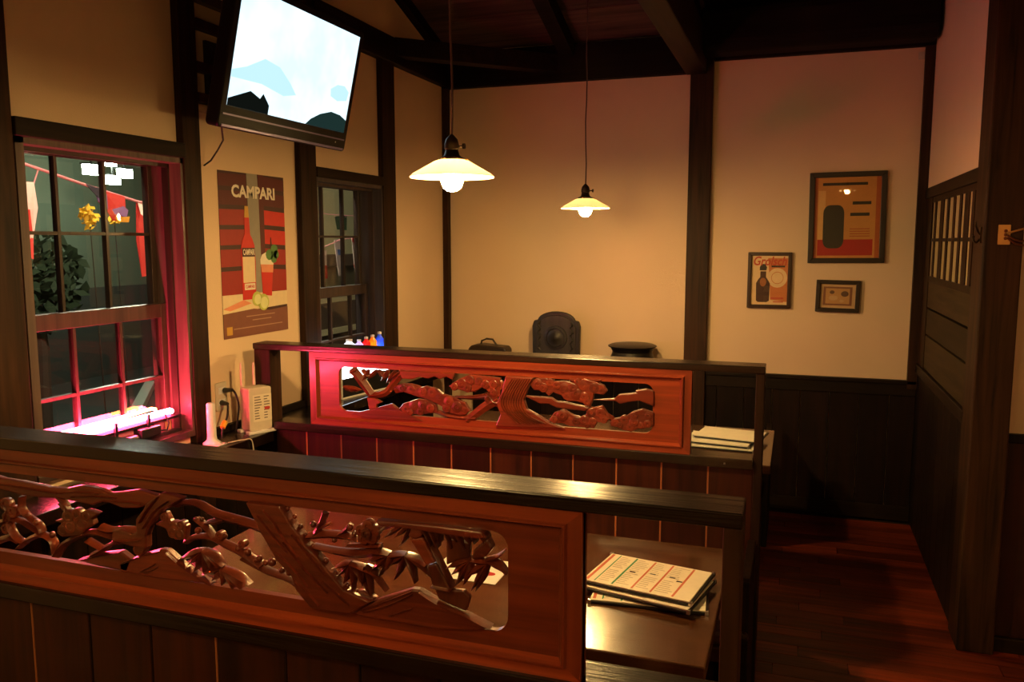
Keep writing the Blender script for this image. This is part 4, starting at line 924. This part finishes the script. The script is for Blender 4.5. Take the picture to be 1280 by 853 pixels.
MB().sphere((-.028, -.01, -.018), .006, 8).build('knob', 'bronze', t, local=True, smooth=True)

# ------------------------------------------------------------------ outside the windows (night street)
C('asphalt', (.030, .032, .026), .8); C('kerb', (.42, .42, .36), .8); C('olive_wall', (.50, .46, .25), .9); C('eave_brown', (.09, .055, .03), .8); C('pale_band', (.60, .52, .28), .8)
C('leafd', (.018, .036, .012), .8); C('leafy', (.85, .50, .02), .7); C('bark', (.04, .025, .015), .9); C('rope', (.70, .28, .30), .7)
C('fl_red', (.60, .04, .03)); C('fl_white', (.80, .66, .60)); C('fl_purple', (.28, .16, .38)); C('fl_dark', (.03, .03, .05)); C('fl_green', (.03, .10, .05)); C('fl_blue', (.08, .16, .42)); C('fl_yel', (.85, .45, .04))
GZ = -.60
gr = struct(B(-16, -2.47, -4, 22, GZ-.1, GZ).build('ground_outside', 'asphalt'))
ka, kb = atZ(96, 388, GZ), atZ(150, 352, GZ)
d = (kb-ka).normalized(); sd = Vector((-d.y, d.x, 0))*.09
# kerb stone outside (kept within the ground)
k0, k1 = Vector((-6.2, 6.0, GZ)), Vector((-9.5, 10.2, GZ)); d = (k1-k0).normalized(); sd = Vector((-d.y, d.x, 0))*.07
mb = MB(); mb.hexa([k0-sd, k0+sd, k1+sd, k1-sd], [p+Vector((0, 0, .10)) for p in (k0-sd, k0+sd, k1+sd, k1-sd)])
tag(mb.build('kerb_stone', 'kerb'), 'pale kerb running along the dark street outside', 'kerb')
def foliage(name, c, rx, ry, rz, n, size, mat, parent):
    mb = MB()
    for _ in range(n):
        while True:
            p = Vector((random.uniform(-1, 1), random.uniform(-1, 1), random.uniform(-1, 1)))
            if p.length < 1: break
        p = Vector((c[0]+p.x*rx, c[1]+p.y*ry, c[2]+p.z*rz)); a = Vector((random.gauss(0, 1), random.gauss(0, 1), random.gauss(0, 1))).normalized(); b = a.orthogonal().normalized(); s = size*random.uniform(.6, 1.3)
        mb.add([p-a*s, p+b*s*.5, p+a*s, p-b*s*.5], [(0, 1, 2, 3)])
    o = mb.build(name, mat, parent); o['kind'] = 'stuff'; return o
def tree(name, label, base, h, c, r, n, size, mat, grp=None, tr=1.0):
    t = thing(name, label, 'tree', base, 0, grp)
    MB().tube([(base[0], base[1], base[2]), (base[0]+.05, base[1], base[2]+h*.5), (c[0], c[1], c[2])], .06, 8, [.09*tr, .07*tr, .04*tr]).build('trunk', 'bark', t, smooth=True)
    foliage('crown', c, *r, n, size, mat, t); return t
tree('street_tree', 'dark leafy tree beyond the larger window', (-7.0, 5.3, GZ), 2, (-7.0, 5.3, 1.5), (.7, .55, .6), 500, .10, 'leafd')
tree('street_tree', 'dark bushy tree beside the floodlit canopy', (-8.4, 7.3, GZ), 2, (-8.4, 7.3, 1.2), (.6, .5, .6), 500, .10, 'leafd')
yb = atX(112, 272, -5.0)
tree('yellow_shrub', 'bright yellow leaved shrub under the bunting outside', (-5.0, yb.y, GZ), 1.5, (-5.0, yb.y, yb.z), (.06, .075, .085), 60, .03, 'leafy', tr=.08)
yb = atX(143, 274, -5.2)
tree('yellow_shrub', 'small yellow leaved shrub behind the red flag outside', (-5.2, yb.y, GZ), 1.5, (-5.2, yb.y, yb.z), (.06, .07, .035), 30, .03, 'leafy', tr=.08)
# floodlit canopy across the street
cb = thing('canopy_building', 'low building with lit canopy across the street', 'building', (-11, 10.5, GZ))
C('canopy_wall', (.085, .10, .065), .9)
B(-11.6, -11.2, 6, 16, GZ, 3.6).build('wall', 'canopy_wall', cb); B(-11.2, -9.6, 8.2, 12.5, 3.35, 3.5).build('canopy', 'canopy_wall', cb)
B(-11.2, -11.1, 6, 16, GZ, .9).build('plinth', 'asphalt', cb)
M['slamp'] = emit('street_lamp_glow', (1.0, .90, .66), 380)
M['wlamp'] = emit('wall_lantern_glow', (1.0, .88, .70), 110)
M['flood'] = emit('floodlight', (.86, 1.0, .80), 34)
for x0, y0, x1, y1 in ((109, 205, 126, 219), (132, 203, 146, 208), (137, 219, 151, 231), (152, 211, 166, 223)):
    a, b = atX(x0, y0, -9.6), atX(x1, y1, -9.6)
    f = thing('canopy_lantern', 'square white lantern under the canopy across the street', 'light', (-9.6, (a.y+b.y)/2, (a.z+b.z)/2), 0, 'square lanterns under the canopy across the street')
    B(-9.70, -9.6, a.y, b.y, b.z, a.z).build('lens', 'flood', f); B(-9.72, -9.58, a.y-.02, b.y+.02, a.z, a.z+.02).build('cap', 'blackm', f)
    B(-9.66, -9.64, (a.y+b.y)/2-.01, (a.y+b.y)/2+.01, a.z+.02, 3.35).build('hanger', 'blackm', f)
for nm, y in (('larger', 2.3), ('further', 4.0)):
    f = thing('wall_lantern', 'small lantern on the outer wall above the %s window' % nm, 'lantern', (-2.46, y, 2.55))  # out of view, added to light the flags from the house side
    B(-2.60, -2.46, y-.02, y+.02, 2.70, 2.72).build('arm', 'iron', f); MB().sphere((-2.62, y, 2.62), .06, 10).build('globe', 'wlamp', f, smooth=True)
# bunting outside the larger window
bx_ = -3.2
rp = [atX(-60, 176, bx_), atX(19, 201, bx_), atX(63, 216, bx_), atX(103, 230, bx_), atX(140, 242, bx_), atX(172, 252, bx_), atX(230, 262, bx_)]
tag(MB().tube(rp, .007, 7).build('bunting_rope', 'rope', smooth=True), 'pink rope carrying flags outside the larger window', 'rope')
def flag(label, X, quads, strings=(), grp='bunting flags outside the windows'):
    q0 = atX(*quads[0][1][0], X); t = thing('bunting_flag', label, 'flag', q0, 0, grp)
    for i, (mat, pts) in enumerate(quads):
        P = [atX(x, y, X) for x, y in pts]; off = Vector((.004*i, 0, 0))
        mb = MB(); n = len(P)
        ring = [p+off+Vector((.012*math.sin(p.z*22+p.y*13), 0, 0)) for p in P]
        mb.add([p for p in ring]+[p+Vector((.003, 0, 0)) for p in ring], [tuple(range(n)), tuple(range(2*n-1, n-1, -1))]+[(k, n+k, n+(k+1) % n, (k+1) % n) for k in range(n)])
        mb.build('cloth' if i == 0 else 'printed_patch', mat, t)
    for a_, b_ in strings:
        MB().tube([atX(*a_, X), atX(*b_, X)], .003, 6).build('string', 'rope', t)
flag('white flag with red lower tip hanging by the left pillar outside', bx_, [('fl_white', [(10, 226), (42, 228), (45, 260), (42, 300), (38, 322), (24, 318), (14, 280)]), ('fl_red', [(22, 292), (42, 298), (38, 324), (24, 319)]), ('fl_red', [(30, 262), (35, 262), (41, 292), (34, 294)])], [((14, 200), (12, 228)), ((48, 211), (42, 230))])
flag('red and purple flag with a star outside the larger window', bx_, [('fl_red', [(128, 239), (155, 246), (157, 277), (142, 276), (133, 262), (122, 252)]), ('fl_purple', [(118, 245), (130, 243), (134, 262), (122, 252)]), ('fl_purple', [(138, 262), (150, 258), (156, 263), (155, 272), (142, 268)]), ('fl_dark', [(103, 230), (126, 238), (120, 248), (112, 240)]), ('fl_yel', [(141, 272), (157, 271), (157, 278), (146, 278)])])
flag('narrow red and white flag beside the window frame outside', bx_, [('fl_red', [(171, 250), (179, 252), (180, 345), (175, 346), (172, 300)]), ('fl_white', [(172, 253), (178, 254), (176, 270), (173, 268)])])
# building and flags outside the further window
ob = thing('street_house', 'olive plastered house seen through the further window', 'building', (-6.5, 11, GZ))
B(-7, -6.4, 8.2, 15, GZ, 4.2).build('wall', 'olive_wall', ob)
a = atX(420, 318, -6.3); B(-6.4, -6.1, 8.2, 15, a.z-.16, a.z).build('eave', 'eave_brown', ob); B(-6.4, -6.34, 8.2, 15, GZ, a.z-.7).build('dado', 'eave_brown', ob)
a = atX(430, 411, -6.3); B(-6.36, -6.3, 8.2, 15, a.z-.05, a.z+.03).build('pale_band', 'pale_band', ob)
sl = thing('street_lamp', 'warm globe street lamp on a post outside', 'lamp', (-4.6, 5.6, GZ))  # out of view, added to brighten the house wall and flags
MB().tube([(-4.6, 5.6, GZ), (-4.6, 5.6, 3.5)], .04, 8).build('post', 'iron', sl); MB().sphere((-4.6, 5.6, 3.62), .13, 12).build('globe', 'slamp', sl, smooth=True)
fx = -4.0
flag('dark green pennant with emblem outside the further window', fx, [('fl_green', [(417, 271), (434, 269), (432, 288), (421, 287)]), ('fl_white', [(424, 274), (429, 274), (428, 282), (425, 282)])], [((419, 268), (419, 272)), ((432, 269), (432, 272))])
flag('red and white leaf flag outside the further window', fx, [('fl_white', [(438, 298), (449, 297), (449, 340), (442, 340)]), ('fl_red', [(438, 298), (449, 297), (449, 305), (439, 306)]), ('fl_red', [(441, 330), (449, 330), (449, 340), (442, 340)]), ('fl_red', [(442, 314), (445, 310), (448, 314), (447, 321), (443, 321)])])
flag('white flag with blue bar outside the further window', fx, [('fl_white', [(418, 300), (427, 299), (431, 345), (424, 345)]), ('fl_blue', [(420, 312), (428, 312), (429, 319), (421, 319)])])
flag('white and red flag beside the further window frame outside', fx, [('fl_white', [(402, 314), (408, 313), (408, 332), (403, 332)]), ('fl_red', [(403, 332), (408, 332), (408, 348), (404, 349)])], [((405, 309), (405, 316))])
rp = [atX(380, 262, fx), atX(410, 268, fx), atX(440, 270, fx), atX(470, 268, fx)]
tag(MB().tube(rp, .004, 6).build('bunting_rope', 'rope', smooth=True), 'thin rope carrying flags outside the further window', 'rope')
rp = [atX(380, 313, fx), atX(405, 309, fx), atX(425, 300, fx), atX(446, 297, fx), atX(475, 290, fx)]
tag(MB().tube(rp, .004, 6).build('bunting_rope', 'rope', smooth=True), 'lower rope carrying three flags outside the further window', 'rope')
for X, y, z, lb_ in ((bx_, atX(-60, 176, bx_).y, atX(-60, 176, bx_).z, 'slim pole holding the pink rope nearer the street corner'), (bx_, atX(230, 262, bx_).y, atX(230, 262, bx_).z, 'slim pole holding the pink rope between the two windows'),
                     (fx, atX(380, 262, fx).y, atX(380, 262, fx).z, 'slim pole holding both thin ropes nearer the larger window'), (fx, atX(475, 290, fx).y, atX(470, 268, fx).z, 'slim pole holding both thin ropes beyond the further window')):
    t = thing('bunting_pole', lb_, 'pole', (X, y, GZ), 0, 'bunting poles outside')
    MB().tube([(X, y, GZ), (X, y, z+.02)], .018, 8).build('shaft', 'iron', t, smooth=True); MB().sphere((X, y, z+.03), .028, 8).build('finial', 'iron', t, smooth=True)
